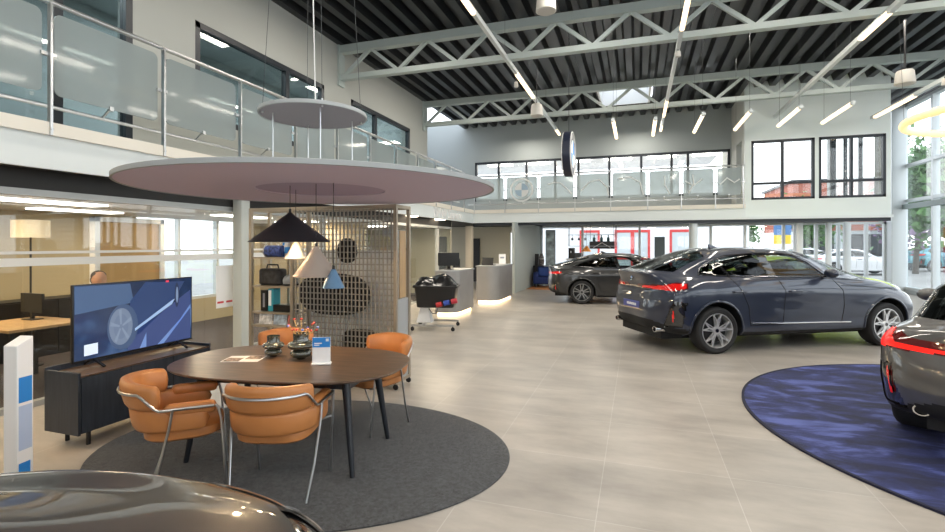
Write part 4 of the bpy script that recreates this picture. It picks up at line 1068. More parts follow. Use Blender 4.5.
for y in (DY, DY + .34):
    fm.box(DX0, DX1, y - .018, y + .018, DT - .04, DT); fm.box(DX0, DX1, y - .018, y + .018, .07, .11)
for x in (DX0, XM, DX1):
    fm.box(x - .018, x + .018, DY, DY + .34, DT - .04, DT); fm.box(x - .018, x + .018, DY, DY + .34, .07, .11)
fm.box(-4.44, -4.41, DY + .32, DY + .345, .07, DT)
fm.build('frame', M['champ'], dv, smooth=False)
for z in (.30, .66, .83, 1.165, 1.53): MB().box(DX0 + .02, XM - .02, DY - .01, DY + .33, z - .022, z).build('shelf_board', M['champ'], dv, smooth=False)
lt = MB(); n = 27
for i in range(1, n): x = XM + (DX1 - XM) * i / n; lt.box(x - .007, x + .007, DY - .006, DY + .006, .11, DT - .04)
z = .16
while z < DT - .05: lt.box(XM, DX1, DY + .006, DY + .016, z - .006, z + .006); z += .072
lt.build('lattice', mat('lattice_grey', (.33, .31, .27), .5, .3), dv, smooth=False)
MB().box(DX1 - .004, DX1 + .004, DY + .02, DY + .32, .11, 1.05).build('side_panel', M['greypanel'], dv, smooth=False)
MB().box(DX1 - .004, DX1 + .004, DY + .10, DY + .26, 1.06, DT - .30).build('wood_side_panel', wood('pale_oak', (.42, .27, .13), (.50, .34, .18), (14, 14, 1)), dv, smooth=False)
MB().box(XM + .03, DX1 - .03, DY + .33, DY + .34, .11, 1.62).build('bright_view_sheet', mat('bright_view_white', (.78, .79, .78), .6), dv, smooth=False)  # white sheet added to imitate the bright reception seen through the lattice
for x in (DX0, XM, DX1):
    for y in (DY, DY + .34):
        MB().lathe([(0, -.012), (.03, -.012), (.035, 0), (.03, .012), (0, .012)], (x, y, .036), 18, 'y').box(x - .008, x + .008, y - .016, y + .016, .04, .075).build('caster', M['black'], dv)
fp = mat('black_felt', (.010, .010, .011), .9)
def pebble(x0, x1, z0, z1, e, lab):
    cx, cz, a, c = (x0 + x1) / 2, (z0 + z1) / 2, (x1 - x0) / 2, (z1 - z0) / 2; P = superell(a, c, e, 48)
    k = MB()
    for sc, y in ((.96, .03), (1, .036), (1, .052), (.96, .058)): k.v += [(cx + x * sc, DY + y, cz + q * sc) for x, q in P]
    k.f = [(i * 48 + j, i * 48 + (j + 1) % 48, (i + 1) * 48 + (j + 1) % 48, (i + 1) * 48 + j) for i in range(3) for j in range(48)] + [tuple(range(47, -1, -1)), tuple(range(144, 192))]
    k.build('felt_pad', fp, tag=(lab, 'acoustic pad'))
pebble(-3.47, -3.20, 1.47, 1.77, 2.4, 'small upright black oval pad hung behind the lattice near its top')
pebble(-4.03, -3.02, .83, 1.34, 2.6, 'widest black rounded pad hung behind the middle of the lattice')
pebble(-3.40, -2.88, .33, .68, 3.2, 'black rounded pad low behind the lattice beside the right-hand armchair')

# ---- things on the divider's shelves
def onshelf(name, mb, m, lab, cat, **k): return mb.build(name, m, tag=(lab, cat), **k)
b = thing('patterned_drum', 'dark blue patterned drum lying on the top shelf of the divider', 'drum', (-4.50, 5.30, 1.53))
MB().lathe([(0, -.13), (.07, -.13), (.075, -.12), (.075, .12), (.07, .13), (0, .13)], (-4.50, 5.30, 1.607), 28, 'x').build('body', mat('blue_white_pattern', (.05, .08, .26), .4, noise=(30, .9)), b)
MB().lathe([(.077, -.125), (.079, -.115), (.077, -.105)], (-4.50, 5.30, 1.607), 28, 'x').build('rim', M['steel'], b)
b = thing('can', 'silver can standing on the top shelf of the divider', 'can', (-4.27, 5.30, 1.53))
MB().lathe([(0, 0), (.05, 0), (.055, .01), (.055, .17), (.048, .185), (0, .185)], (-4.27, 5.30, 1.531), 24).build('body', M['steel'], b)
MB().lathe([(.0555, .05), (.0562, .05), (.0562, .13), (.0555, .13)], (-4.27, 5.30, 1.531), 24).build('band', M['blue'], b)
b = thing('blue_box', 'small blue and white upright box between drum and can on the top shelf', 'box', (-4.365, 5.36, 1.53))
MB().box(-4.40, -4.34, 5.33, 5.40, 1.531, 1.72).build('carton', M['blue'], b, bevel=.002); MB().box(-4.395, -4.345, 5.328, 5.3298, 1.60, 1.68).build('print', M['paper'], b)
b = thing('camera_bag', 'black quilted bag on the second shelf of the divider', 'bag', (-4.52, 5.29, 1.165))
MB().prism(rrect(-4.69, -4.34, 5.20, 5.38, .06), 1.166, 1.38).build('body', mat('black_bag', (.02, .02, .022), .55, noise=(14, .8), bump=(30, .8)), b, bevel=.03)
MB().tube([(-4.62, 5.29, 1.37), (-4.60, 5.29, 1.43), (-4.44, 5.29, 1.43), (-4.42, 5.29, 1.37)], .010, 8).build('handle', M['black'], b)
b = thing('helmet', 'small grey cycling helmet on the second shelf beside the black bag', 'helmet', (-4.21, 5.29, 1.165))
MB().sphere((-4.235, 5.29, 1.225), (.095, .11, .085), 20, 12).build('shell', mat('grey_helmet', (.30, .32, .34), .3), b)
MB().lathe([(.088, 0), (.10, .0), (.10, .022), (.088, .022)], (-4.235, 5.29, 1.168), 24).build('rim', M['black'], b)
b = thing('packaging_box', 'tall black box with pale lettering standing on the third shelf', 'box', (-4.60, 5.29, .83))
MB().box(-4.65, -4.55, 5.22, 5.36, .831, 1.10).build('carton', M['screenblack'], b, bevel=.002); MB().box(-4.615, -4.585, 5.217, 5.2195, .88, 1.06).build('print', mat('grey_print', (.30, .30, .32), .6), b)
b = thing('packaging_box', 'tall teal and white box leaning beside the tall black box', 'box', (-4.50, 5.30, .83))
MB().box(-4.54, -4.455, 5.23, 5.36, .831, 1.12).build('carton', mat('teal_print', (.03, .32, .42), .5), b, bevel=.002); MB().box(-4.535, -4.49, 5.227, 5.2295, .90, 1.10).build('print', M['paper'], b)
b = thing('flat_box', 'flat black box with a bright blue end lying on the third shelf', 'box', (-4.29, 5.28, .83))
MB().box(-4.44, -4.14, 5.20, 5.36, .831, .92).build('carton', M['screenblack'], b, bevel=.002); MB().box(-4.446, -4.441, 5.205, 5.355, .834, .918).build('blue_end', mat('cyan_print', (.02, .36, .62), .5), b)
for i, (x, w, c, lab) in enumerate(((-4.56, .20, (.75, .75, .75), 'white magazine standing leftmost on the fourth shelf'), (-4.34, .20, (.45, .55, .75), 'blue and red magazine standing in the middle of the fourth shelf'), (-4.18, .10, (.70, .18, .16), 'red magazine at the right end of the fourth shelf'))):
    o = MB().obox((x, 5.21 + i * .012, .745), (w, .008, .16), 0, -.12).build('magazine', mat('magazine_cover_%d' % i, c, .4, noise=(20, .6)), tag=(lab, 'magazine'))

# ---- disc canopies and pendant lamps above the table
lil = mat('mauve_acoustic_felt', (.64, .56, .69), .9)
rimm = mat('pale_grey_rim', (.36, .38, .39), .6)
DCX, DCY, DR_, DZ = -2.70, 3.80, 1.55, 2.18
dc = thing('disc_canopy', 'large flat round canopy hanging above the oval meeting table', 'ceiling canopy', (DCX, DCY, DZ))
MB().lathe([(0, DZ + .036), (DR_, DZ + .036), (DR_ + .004, DZ + .033), (DR_ + .004, DZ + .002), (DR_, DZ), (DR_ - .012, DZ), (DR_ - .012, DZ + .032), (0, DZ + .032)], (DCX, DCY, 0), 128).build('rim', rimm, dc)
MB().lathe([(.56, DZ + .026), (.56, DZ + .006), (DR_ - .012, DZ + .006), (DR_ - .012, DZ + .028), (0, DZ + .028)], (DCX, DCY, 0), 128).build('underside', lil, dc)
SX, SY, SZ, SR = -2.90, 3.95, 2.90, .488
for a in range(4):
    q = PI / 4 + a * PI / 2
    MB().cyl((SX + .36 * math.cos(q), SY + .36 * math.sin(q), DZ + .036), (SX + .36 * math.cos(q), SY + .36 * math.sin(q), SZ + .001), .0055, n=8).build('hanger_rod', M['steel'], dc)
MB().lathe([(0, DZ + .012), (.555, DZ + .012), (.555, DZ + .025), (0, DZ + .025)], (DCX, DCY, 0), 96).build('inner_panel', mat('deep_mauve_felt', (.46, .38, .52), .9), dc)
sd = thing('disc_canopy', 'small round canopy hanging above the large disc canopy', 'ceiling canopy', (SX, SY, SZ))
MB().lathe([(0, SZ + .035), (SR, SZ + .035), (SR + .003, SZ + .03), (SR + .003, SZ + .004), (SR, SZ), (SR - .01, SZ), (SR - .01, SZ + .03), (0, SZ + .03)], (SX, SY, 0), 96).build('rim', rimm, sd)
MB().lathe([(0, SZ + .004), (SR - .01, SZ + .004), (SR - .01, SZ + .03)], (SX, SY, 0), 96).build('underside', mat('grey_mauve_felt', (.30, .285, .315), .9), sd)
for a in range(4):
    q = PI / 4 + a * PI / 2; x, y = SX + (SR - .04) * math.cos(q), SY + (SR - .04) * math.sin(q)
    MB().cyl((x, y, SZ - .012), (x, y, SZ + .06), .009, n=8).build('clamp', M['steel'], sd)
    MB().cyl((x, y, SZ + .05), (SX + (x - SX) * .55, SY + (y - SY) * .55, 6.49), .0025, n=5).build('wire', M['wire'], sd)
MB().tube([(SX + .02, SY, SZ + .03), (SX + .0, SY - .01, 4), (SX - .03, SY, 5.2), (SX - .05, SY, 6.49)], .006, 6).build('cable', M['paper'], sd)
def cone_lamp(x, y, z0, z1, r, m, lab, warm=0., inner=None, cord=None):
    t = thing('pendant_lamp', lab, 'pendant lamp', (x, y, z0))
    MB().lathe([(r, z0), (r + .003, z0 + .004), (.022, z1 - .01), (.016, z1), (0, z1)], (x, y, 0), 56).build('shade', m, t, angle=60)
    MB().lathe([(r - .002, z0 + .001), (.02, z1 - .014), (0, z1 - .012)], (x, y, 0), 56).build('shade_lining', inner or M['paper'], t, angle=60)
    MB().cyl((x, y, z1 - .01), (x, y, z1 + .03), .011, n=12).build('cap', M['black'], t)
    MB().cyl((x, y, z1 + .03), (x, y, DZ + .03), .003, n=6).build('cord', M['black'], t)
    if warm:
        zz = z0 + (z1 - z0) * .32
        MB().sphere((x, y, zz), min(.035, r * .28), 14, 8).build('bulb', mat('warm_bulb', (1, .85, .6), .5, emit=(1., .74, .42), es=warm), t)
    return t
def shade_lit(name, col):
    """thin enamelled shade that lets some of its own bulb's light through"""
    m = mat(name, col, .55); nt = m.node_tree; b = nt.nodes['Principled BSDF']; out = nt.nodes['Material Output']
    tr = nt.nodes.new('ShaderNodeBsdfTranslucent'); tr.inputs['Color'].default_value = (*col, 1); mx = nt.nodes.new('ShaderNodeMixShader'); mx.inputs[0].default_value = .35
    nt.links.new(b.outputs[0], mx.inputs[1]); nt.links.new(tr.outputs[0], mx.inputs[2]); nt.links.new(mx.outputs[0], out.inputs['Surface']); return m
cone_lamp(-2.77, 3.45, 1.715, 1.965, .325, mat('matt_black_shade', (.022, .022, .025), .42), 'wide black cone pendant lamp, highest and largest of the cluster', 40)
cone_lamp(-2.49, 3.42, 1.435, 1.68, .178, shade_lit('cream_shade', (.62, .52, .44)), 'larger cream cone pendant lamp right of the wide black lamp', 70)
cone_lamp(-2.94, 3.74, 1.565, 1.72, .095, shade_lit('white_shade', (.68, .62, .55)), 'small white cone pendant lamp just under the wide black lamp', 60)
cone_lamp(-2.29, 3.37, 1.35, 1.50, .083, mat('blue_shade', (.13, .25, .40), .5), 'small blue cone pendant lamp, lowest of the cluster', 30)

# ---- framed tan panel and office behind the left glazing
fp_ = thing('framed_panel', 'large tan panel in a white frame standing in the glazed office behind the television', 'panel', (-7.3, 5.45, 0))
MB().box(-7.34, -7.28, 4.98, 5.92, 0, 2.02).build('panel', mat('tan_fabric', (.52, .33, .14), .8), fp_, smooth=False)
MB().box(-7.36, -7.25, 4.91, 4.98, 0, 2.09).box(-7.36, -7.25, 5.92, 5.99, 0, 2.09).box(-7.36, -7.25, 4.91, 5.99, 2.02, 2.09).build('frame', M['paper'], fp_, smooth=False)
pe = thing('person', 'dark-haired person sitting in the glazed office by the white panel frame', 'person', (-6.9, 4.72, 0))
k = MB()
pr = [(0, .45), (.16, .46), (.17, .6), (.155, .8), (.19, .98), (.20, 1.06), (.15, 1.13), (.062, 1.16), (.055, 1.20), (.06, 1.23), (.085, 1.27), (.098, 1.34), (.092, 1.40), (.06, 1.45), (0, 1.465)]
k.lathe([(r, z) for r, z in pr], (0, 0, 0), 24)
for i, v in enumerate(k.v): k.v[i] = (v[0] * (.68 if v[2] < 1.15 else 1.08) + (.02 if v[2] > 1.2 else 0), v[1] * (1.12 if v[2] < 1.15 else .86), v[2])
k.tube([(.0, .21, 1.04), (.06, .25, .84), (.28, .18, .76)], [.055, .045, .035], 10).tube([(0, -.21, 1.04), (.06, -.25, .84), (.28, -.18, .76)], [.055, .045, .035], 10)
k.tube([(.02, .1, .5), (.40, .11, .5), (.44, .11, .05), (.55, .11, .04)], [.085, .07, .05, .035], 10).tube([(.02, -.1, .5), (.40, -.11, .5), (.44, -.11, .05), (.55, -.11, .04)], [.085, .07, .05, .035], 10)
k.sphere((.118, 0, 1.335), (.02, .014, .02), 8, 6)
k.xf(Matrix.Translation((-6.9, 4.72, -.13)) @ Matrix.Rotation(R(-20), 4, 'Z')); k.build('body', mat('skin_tone', (.42, .22, .14), .6), pe)
k = MB().sphere((-.006, 0, 1.395), (.106, .088, .080), 18, 10).sphere((-.035, 0, 1.345), (.082, .088, .08), 16, 10); k.xf(Matrix.Translation((-6.9, 4.72, -.13)) @ Matrix.Rotation(R(-20), 4, 'Z')); k.build('hair', mat('dark_hair', (.012, .009, .008), .7), pe)
k = MB().lathe([(.185, .46), (.185, .6), (.17, .8), (.205, .98), (.215, 1.06), (.16, 1.14), (.075, 1.165)], (0, 0, 0), 24)
for i, v in enumerate(k.v): k.v[i] = (v[0] * .70, v[1] * 1.13, v[2])
k.xf(Matrix.Translation((-6.9, 4.72, -.13)) @ Matrix.Rotation(R(-20), 4, 'Z')); k.build('shirt', mat('dark_shirt', (.03, .03, .035), .8), pe)
oc = MB().prism(rrect(-7.12, -6.72, 4.52, 4.92, .06), .26, .33).cyl((-6.92, 4.72, .03), (-6.92, 4.72, .27), .03); oc.box(-7.2, -6.64, 4.70, 4.74, 0, .04).box(-6.94, -6.90, 4.44, 5.0, 0, .04)
oc.build('office_stool', M['black'], tag=('black stool under the person in the glazed office', 'stool'))
od = thing('office_desk', 'pale wooden desk inside the glazed office left of the television', 'desk', (-7.0, 3.9, 0))
MB().box(-7.5, -6.5, 3.5, 4.35, .72, .75).build('desktop', wood('desk_oak', (.40, .25, .12), (.48, .32, .16), (2, 14, 14)), od)
for x in (-7.45, -6.55):
    for y in (3.55, 4.3): MB().box(x - .02, x + .02, y - .02, y + .02, 0, .72).build('leg', M['black'], od)
MB().box(-7.42, -7.02, 4.12, 4.15, .84, 1.08).box(-7.24, -7.20, 4.12, 4.15, .752, .84).box(-7.32, -7.12, 4.07, 4.20, .751, .762).build('desk_screen', M['screenblack'], tag=('dark monitor on the office desk behind the glazing', 'monitor'))
fc = thing('filing_cabinet', 'low black filing cabinet against the far wall of the glazed office', 'cabinet', (-8.75, 5.1, 0))
MB().box(-8.95, -8.5, 4.3, 6.1, 0, .86).build('carcass', M['black'], fc)
for i in range(4): MB().box(-8.5, -8.485, 4.32 + i * .445, 4.73 + i * .445, .03, .84).build('door', M['screenblack'], fc)
ls = thing('floor_lamp', 'floor lamp with a wide cream drum shade in the glazed office', 'floor lamp', (-8.0, 4.56, 0))
MB().lathe([(.20, 1.79), (.21, 1.79), (.21, 2.03), (.20, 2.03)], (-8.0, 4.56, 0), 32).build('shade', mat('cream_drum', (.75, .66, .5), .7, emit=(1., .8, .5), es=.25), ls)
MB().cyl((-8.0, 4.56, .02), (-8.0, 4.56, 1.9), .012, n=10).lathe([(0, 0), (.14, 0), (.14, .02), (0, .02)], (-8.0, 4.56, 0), 24).build('stand', M['black'], ls)
for i, (x, y) in enumerate(((-6.85, 4.1), (-8.2, 5.3), (-7.0, 7.4))):
    MB().box(x - .16, x + .16, y - .6, y + .6, 2.20, 2.22).build('office_ceiling_light', M['whitelight'], tag=('%s ceiling light panel in the glazed office under the gallery' % ('front', 'middle', 'rear')[i], 'ceiling light', 'office ceiling lights'))
for i, (x, y) in enumerate(((-7.4, 9.6), (-7.4, 12.6))):
    MB().box(x - .5, x + .5, y - .3, y + .3, 2.20, 2.22).build('office_ceiling_light', M['whitelight'], tag=('%s ceiling light panel in the rear office past the divider' % ('nearer', 'farther')[i], 'ceiling light', 'rear office ceiling lights'))
nt_ = thing('wall_notice', 'white notice with small red marks stuck on the office glazing beside the grey column', 'notice', (XG + .012, 5.95, 1.0))
MB().box(XG + .008, XG + .011, 5.80, 6.13, .73, 1.37).build('sheet', M['paper'], nt_)
MB().box(XG + .011, XG + .012, 5.82, 5.94, .80, .83).box(XG + .011, XG + .012, 5.99, 6.11, .80, .83).build('red_mark', mat('red_print', (.55, .04, .05), .6), nt_)
# ================================================================== GALLERY RAILINGS
def rpanel(axis, c, a0, a1, z0, z1, r=.07, th=.012):
    P = rrect(a0, a1, z0, z1, r, 5); n = len(P); k = MB()
    for s in (-th / 2, th / 2): k.v += [((c + s, a, z) if axis == 'x' else (a, c + s, z)) for a, z in P]
    k.f = [tuple(range(n - 1, -1, -1)), tuple(range(n, 2 * n))] + [(i, (i + 1) % n, n + (i + 1) % n, n + i) for i in range(n)]
    return k
def railing(axis, c, posts, inward, lab, zr=4.19):
    t = thing('balcony_railing', lab, 'railing', (c, posts[len(posts) // 2], 2.84) if axis == 'x' else (posts[len(posts) // 2], c, 2.84))
    def p3(a, o, z): return (c + o * inward, a, z) if axis == 'x' else (a, c + o * inward, z)
    MB().tube([p3(posts[0] - .3, .09, zr), p3(posts[-1] + .05, .09, zr)], .026, 14).build('handrail', M['steel'], t)
    MB().tube([p3(posts[0] - .3, .16, 3.13), p3(posts[-1] + .02, .16, 3.13)], .02, 10).build('lower_rail', M['steel'], t)
    for a in posts:
        k = MB(); q0 = p3(a - .012, -.05, 0); q1 = p3(a + .012, .0, 0)
        k.box(min(q0[0], q1[0]), max(q0[0], q1[0]), min(q0[1], q1[1]), max(q0[1], q1[1]), 2.80, 4.12)
        k.tube([p3(a, -.025, 4.10), p3(a, -.025, 4.14), p3(a, .09, 4.17)], .009, 8)
        k.tube([p3(a, -.06, 2.86), p3(a, .06, 2.86)], .014, 10)
        ps = k.build('post', M['steel'], t)
        for z in (3.62,):
            k = MB(); q0 = p3(a - .07, -.01, 0); q1 = p3(a + .07, .03, 0)
            k.box(min(q0[0], q1[0]), max(q0[0], q1[0]), min(q0[1], q1[1]), max(q0[1], q1[1]), z - .018, z + .018).build('clamp', M['steel'], ps)
    for a, b in zip(posts, posts[1:]):
        rpanel(axis, c + .012 * inward, a + .055, b - .055, 3.22, 4.06).build('glass_panel', M['frost'], t, smooth=False)
        m_ = (a + b) / 2
        MB().bar(p3(m_, .012, 3.235), p3(m_, .16, 3.13), .018).box(*(sorted((p3(0, -.01, 0)[0], p3(0, .035, 0)[0])) if axis == 'x' else (m_ - .022, m_ + .022)), *((m_ - .022, m_ + .022) if axis == 'x' else sorted((p3(0, -.01, 0)[1], p3(0, .035, 0)[1]))), 3.205, 3.25).build('panel_bracket', M['steel'], t, smooth=False)
    return t
PL = [.85, 2.1] + [3.37 + 1.255 * i for i in range(11)]
railing('x', XS + .06, PL, -1, 'long glass and steel railing along the left gallery')
PBX = [-5.60, -4.45, -3.25, -2.0, -.83, .33, 1.34, 2.32, 3.10]
rb = railing('y', YS - .06, PBX, 1, 'glass and steel railing across the back gallery with a round emblem on one pane', zr=4.14)
# emblem and outlines etched on the back railing panes
etch = mat('white_etching', (.78, .80, .80), .6)
def flatring(x, z, r0, r1, y, n=40):
    k = MB()
    for r in (r0, r1): k.v += [(x + r * math.cos(2 * PI * i / n), y, z + r * math.sin(2 * PI * i / n)) for i in range(n)]
    k.f = [(i, (i + 1) % n, n + (i + 1) % n, n + i) for i in range(n)]; return k
em_ = flatring(-3.85, 3.60, .36, .42, YS - .08).build('etched_emblem', etch, rb, smooth=False)
flatring(-3.85, 3.60, .235, .25, YS - .081).build('emblem_ring', etch, em_, smooth=False)
for q in range(4):
    k = MB().add([(-3.85, YS - .0815, 3.60)] + [(-3.85 + .235 * math.cos(q * PI / 2 + i * PI / 20), YS - .0815, 3.60 + .235 * math.sin(q * PI / 2 + i * PI / 20)) for i in range(11)], [(0, i + 1, i + 2) for i in range(10)])
    k.build('emblem_quarter', etch if q % 2 else mat('etched_blue', (.36, .50, .62), .6), em_, smooth=False)
for j, L in enumerate(([(-2.95, 3.75), (-2.7, 3.82), (-2.5, 3.80), (-2.3, 3.62), (-2.1, 3.4)], [(-1.8, 3.5), (-1.5, 3.8), (-1.2, 3.85), (-.95, 3.6), (-.9, 3.3)], [(-.6, 3.85), (-.2, 3.9), (.1, 3.7), (.2, 3.3)], [(1.0, 3.3), (.85, 3.6), (.85, 3.9)], [(1.55, 3.3), (1.7, 3.6), (1.68, 3.9)], [(1.45, 3.7), (1.7, 3.55), (1.95, 3.75)], [(2.45, 3.55), (2.65, 3.75), (2.85, 3.6), (3.0, 3.7)])):
    MB().tube([(x, YS - .075, z) for x, z in L], .022, 6).build('etched_line', etch, rb)

# ================================================================== LIGHTS IN THE HALL
def track(x, y0, y1, z, lits, lab, w=.07):
    t = thing('linear_light', lab, 'ceiling light', (x, (y0 + y1) / 2, z))
    MB().box(x - w / 2, x + w / 2, y0, y1, z, z + .09).build('profile', M['alu'], t, smooth=False)
    for a, b in lits: MB().box(x - w / 2 + .008, x + w / 2 - .008, a, b, z - .012, z).box(x - w / 2 - .004, x - w / 2, a, b, z, z + .05).box(x + w / 2, x + w / 2 + .004, a, b, z, z + .05).build('diffuser', M['tube'], t, smooth=False)
    y = y0 + .6
    while y < y1: MB().cyl((x, y, z + .09), (x, y, 6.49), .003, n=5).build('wire', M['wire'], t); y += 2.4
    return t
M['tube'] = mat('lit_linear_diffuser', (1, .95, .85), .4, emit=(1., .73, .44), es=1.9)
track(-2.57, 2., 17.3, 5.5, [(7.0, 7.75), (10.8, 12.7), (16.5, 17.3)], 'long ceiling light profile left of centre, passing above the hanging round emblem')
track(.76, 2., 17.8, 5.5, [(8., 9.5), (14.1, 15.8), (17.0, 17.8)], 'long ceiling light profile in the middle of the hall')
track(3.955, 2., 17.0, 5.5, [(9.9, 11.0)], 'long slanting-looking ceiling light profile over the coupe SUV', .085)
track(6.3, 3., 16.8, 5.22, [(14.5, 16.6)], 'ceiling light profile nearest the right curtain wall, lit along its far half', .085)
# short lit tubes on wires
def tube(x, y0, y1, z, lab):
    t = thing('tube_lamp', lab, 'pendant light', (x, (y0 + y1) / 2, z), group='short hanging tube lamps')
    MB().tube([(x, y0, z), (x, y1, z)], .042, 14).build('tube', M['tube'], t)
    for y in (y0, y1): MB().cyl((x, y - .03, z), (x, y + .03, z), .046, n=14).build('end_cap', M['alu'], t)
    MB().cyl((x, y0 + .12, z + .03), (x, y0 + .12, 6.49), .003, n=5).build('wire', M['wire'], t)
    MB().cyl((x, y1 - .12, z + .03), (x, y1 - .12, 6.49), .003, n=5).build('wire', M['wire'], t)
    MB().lathe([(0, 6.40), (.06, 6.40), (.06, 6.49)], (x, y0 + .12, 0), 14).build('ceiling_rose', M['black'], t)
for px0, py0, px1, py1, nm in ((613, 120, 616.5, 138, 'leftmost short hanging tube lamp, left of the middle ceiling light'), (652, 119, 656, 135, 'short hanging tube lamp just beside the end of the middle ceiling light'),
                               (703.5, 114, 694, 132, 'third short hanging tube lamp from the left, above the back railing'), (751, 111, 735, 129.5, 'short hanging tube lamp at the corner of the white office block'),
                               (801, 107, 778, 126, 'short hanging tube lamp above the left office block window'), (853, 103, 822, 123, 'rightmost short hanging tube lamp, above the right office block window')):
    z = 4.6; f = 493.; c, s_ = math.cos(math.atan2(164.5, 493)), math.sin(math.atan2(164.5, 493))
    d0, d1 = (z - 1.7) * f / (244 - py0), (z - 1.7) * f / (244 - py1)
    x0 = d0 * (-s_ + (px0 - 472.5) / f * c); x1 = d1 * (-s_ + (px1 - 472.5) / f * c)
    tube((x0 + x1) / 2, d0 * (c + (px0 - 472.5) / f * s_), d1 * (c + (px1 - 472.5) / f * s_), z, nm)
# white conical pendants / loudspeakers hung from the trusses
def bell(x, y, z, r, h, lab, zt=6.4, pole=.008, name='pendant_speaker'):
    t = thing(name, lab, 'hanging loudspeaker', (x, y, z))
    MB().lathe([(0, z), (r * .9, z), (r, z + .01), (r * .86, z + h * .9), (r * .78, z + h), (0, z + h)], (x, y, 0), 32).build('housing', mat('warm_white_plastic', (.62, .60, .56), .5), t)
    MB().lathe([(0, z - .006), (r * .84, z - .006), (r * .84, z + .004)], (x, y, 0), 32).build('grille', mat('speaker_cloth', (.55, .53, .50), .8), t)
    MB().cyl((x, y, z + h), (x, y, zt), pole, n=8).build('pole', M['black'], t)
bell(-1.45, 8.25, 5.60, .17, .36, 'white bell shaped loudspeaker at the top of the view, under the nearest truss')
bell(-2.29, 11.75, 4.78, .15, .28, 'small white bell shaped loudspeaker left of the hanging emblem, under the farther truss')
bell(5.285, 12.57, 5.02, .18, .28, 'white cone shaped loudspeaker on a black pole in front of the office block', pole=.022)
bell(-2.62, 11.0, 5.28, .05, .12, 'small white spot fixed under the left long ceiling light', 5.5, name='spotlight')
bell(.76, 10.4, 5.36, .055, .10, 'small white spot fixed under the middle long ceiling light', 5.5, name='spotlight')
bell(6.1, 12.9, 5.02, .05, .14, 'small white spot fixed under the ceiling light nearest the curtain wall', 5.2, name='spotlight')
# glowing ring lamp on the right
rg = thing('ring_lamp', 'large glowing ring lamp hanging before the right curtain wall', 'pendant light', (5.7, 9.75, 3.65))
M['ring'] = mat('lit_amber_ring', (1, .85, .55), .4, emit=(1., .62, .24), es=.85)
MB().tube([(5.7 + 1.5 * math.cos(2 * PI * i / 96), 9.75 + 1.5 * math.sin(2 * PI * i / 96), 3.7) for i in range(96)], .062, 16, True).build('ring', M['ring'], rg)
for i in range(3):
    a = 2 * PI * i / 3 + .5; p = (5.7 + 1.5 * math.cos(a), 9.75 + 1.5 * math.sin(a))
    MB().cyl((*p, 3.74), (XL + .08 + .41 * round((p[0] - XL - .08) / .41), p[1], 6.495), .003, n=5).build('wire', M['wire'], rg)
# hanging round emblem sign (its faces look along X)
hs = thing('emblem_sign', 'round illuminated emblem sign hanging in the hall, seen nearly edge on', 'sign', (-1.44, 11.1, 3.19))
HC = (-1.44, 11.1, 3.70); HR = .50
MB().lathe([(0, -.085), (HR * .98, -.085), (HR, -.075), (HR, .075), (HR * .98, .085), (0, .085)], HC, 72, 'x').build('drum', mat('navy_sign_drum', (.012, .018, .04), .3), hs)
for sg in (-1, 1):
    x = HC[0] + sg * .086
    rim = MB().tube([(x, HC[1] + HR * .95 * math.cos(2 * PI * i / 64), HC[2] + HR * .95 * math.sin(2 * PI * i / 64)) for i in range(64)], .016, 8, True).build('rim', M['paper'], hs)
    MB().tube([(x, HC[1] + HR * .60 * math.cos(2 * PI * i / 64), HC[2] + HR * .60 * math.sin(2 * PI * i / 64)) for i in range(64)], .010, 6, True).build('inner_rim', M['paper'], hs)
    for q in range(4):
        k = MB().add([(x, HC[1], HC[2])] + [(x, HC[1] + HR * .59 * math.cos(q * PI / 2 + i * PI / 24), HC[2] + HR * .59 * math.sin(q * PI / 2 + i * PI / 24)) for i in range(13)], [(0, i + 1, i + 2) for i in range(12)])
        k.build('emblem_quarter', mat('sign_white', (.85, .88, .92), .4, emit=(.85, .92, 1), es=.5) if q % 2 else mat('sign_blue', (.08, .30, .68), .4, emit=(.1, .35, .8), es=.4), hs, smooth=False)
    for i, chx in enumerate('BMW'):
        k = text_mesh(chx, .17, .003); a = PI / 2 - sg * (i - 1) * -.62 if sg < 0 else PI / 2 - (i - 1) * .62
        rr = HR * .77
        if sg > 0: Mx = Matrix.Translation((x, HC[1] - rr * math.cos(PI / 2 + (i - 1) * .55) * 1, HC[2] + rr * math.sin(PI / 2 + (i - 1) * .55))) @ Matrix.Rotation(PI / 2, 4, 'Z') @ Matrix.Rotation(PI / 2, 4, 'X') @ Matrix.Rotation(-(i - 1) * .55, 4, 'Z')
        else: Mx = Matrix.Translation((x, HC[1] + rr * math.cos(PI / 2 + (i - 1) * .55) * 1, HC[2] + rr * math.sin(PI / 2 + (i - 1) * .55))) @ Matrix.Rotation(-PI / 2, 4, 'Z') @ Matrix.Rotation(PI / 2, 4, 'X') @ Matrix.Rotation(-(i - 1) * .55, 4, 'Z')
        k.xf(Mx); k.build('emblem_letter', M['paper'], hs, smooth=False)
MB().cyl((HC[0], HC[1], HC[2] + HR), (HC[0], HC[1], 6.5), .006, n=6).build('cord', M['black'], hs)
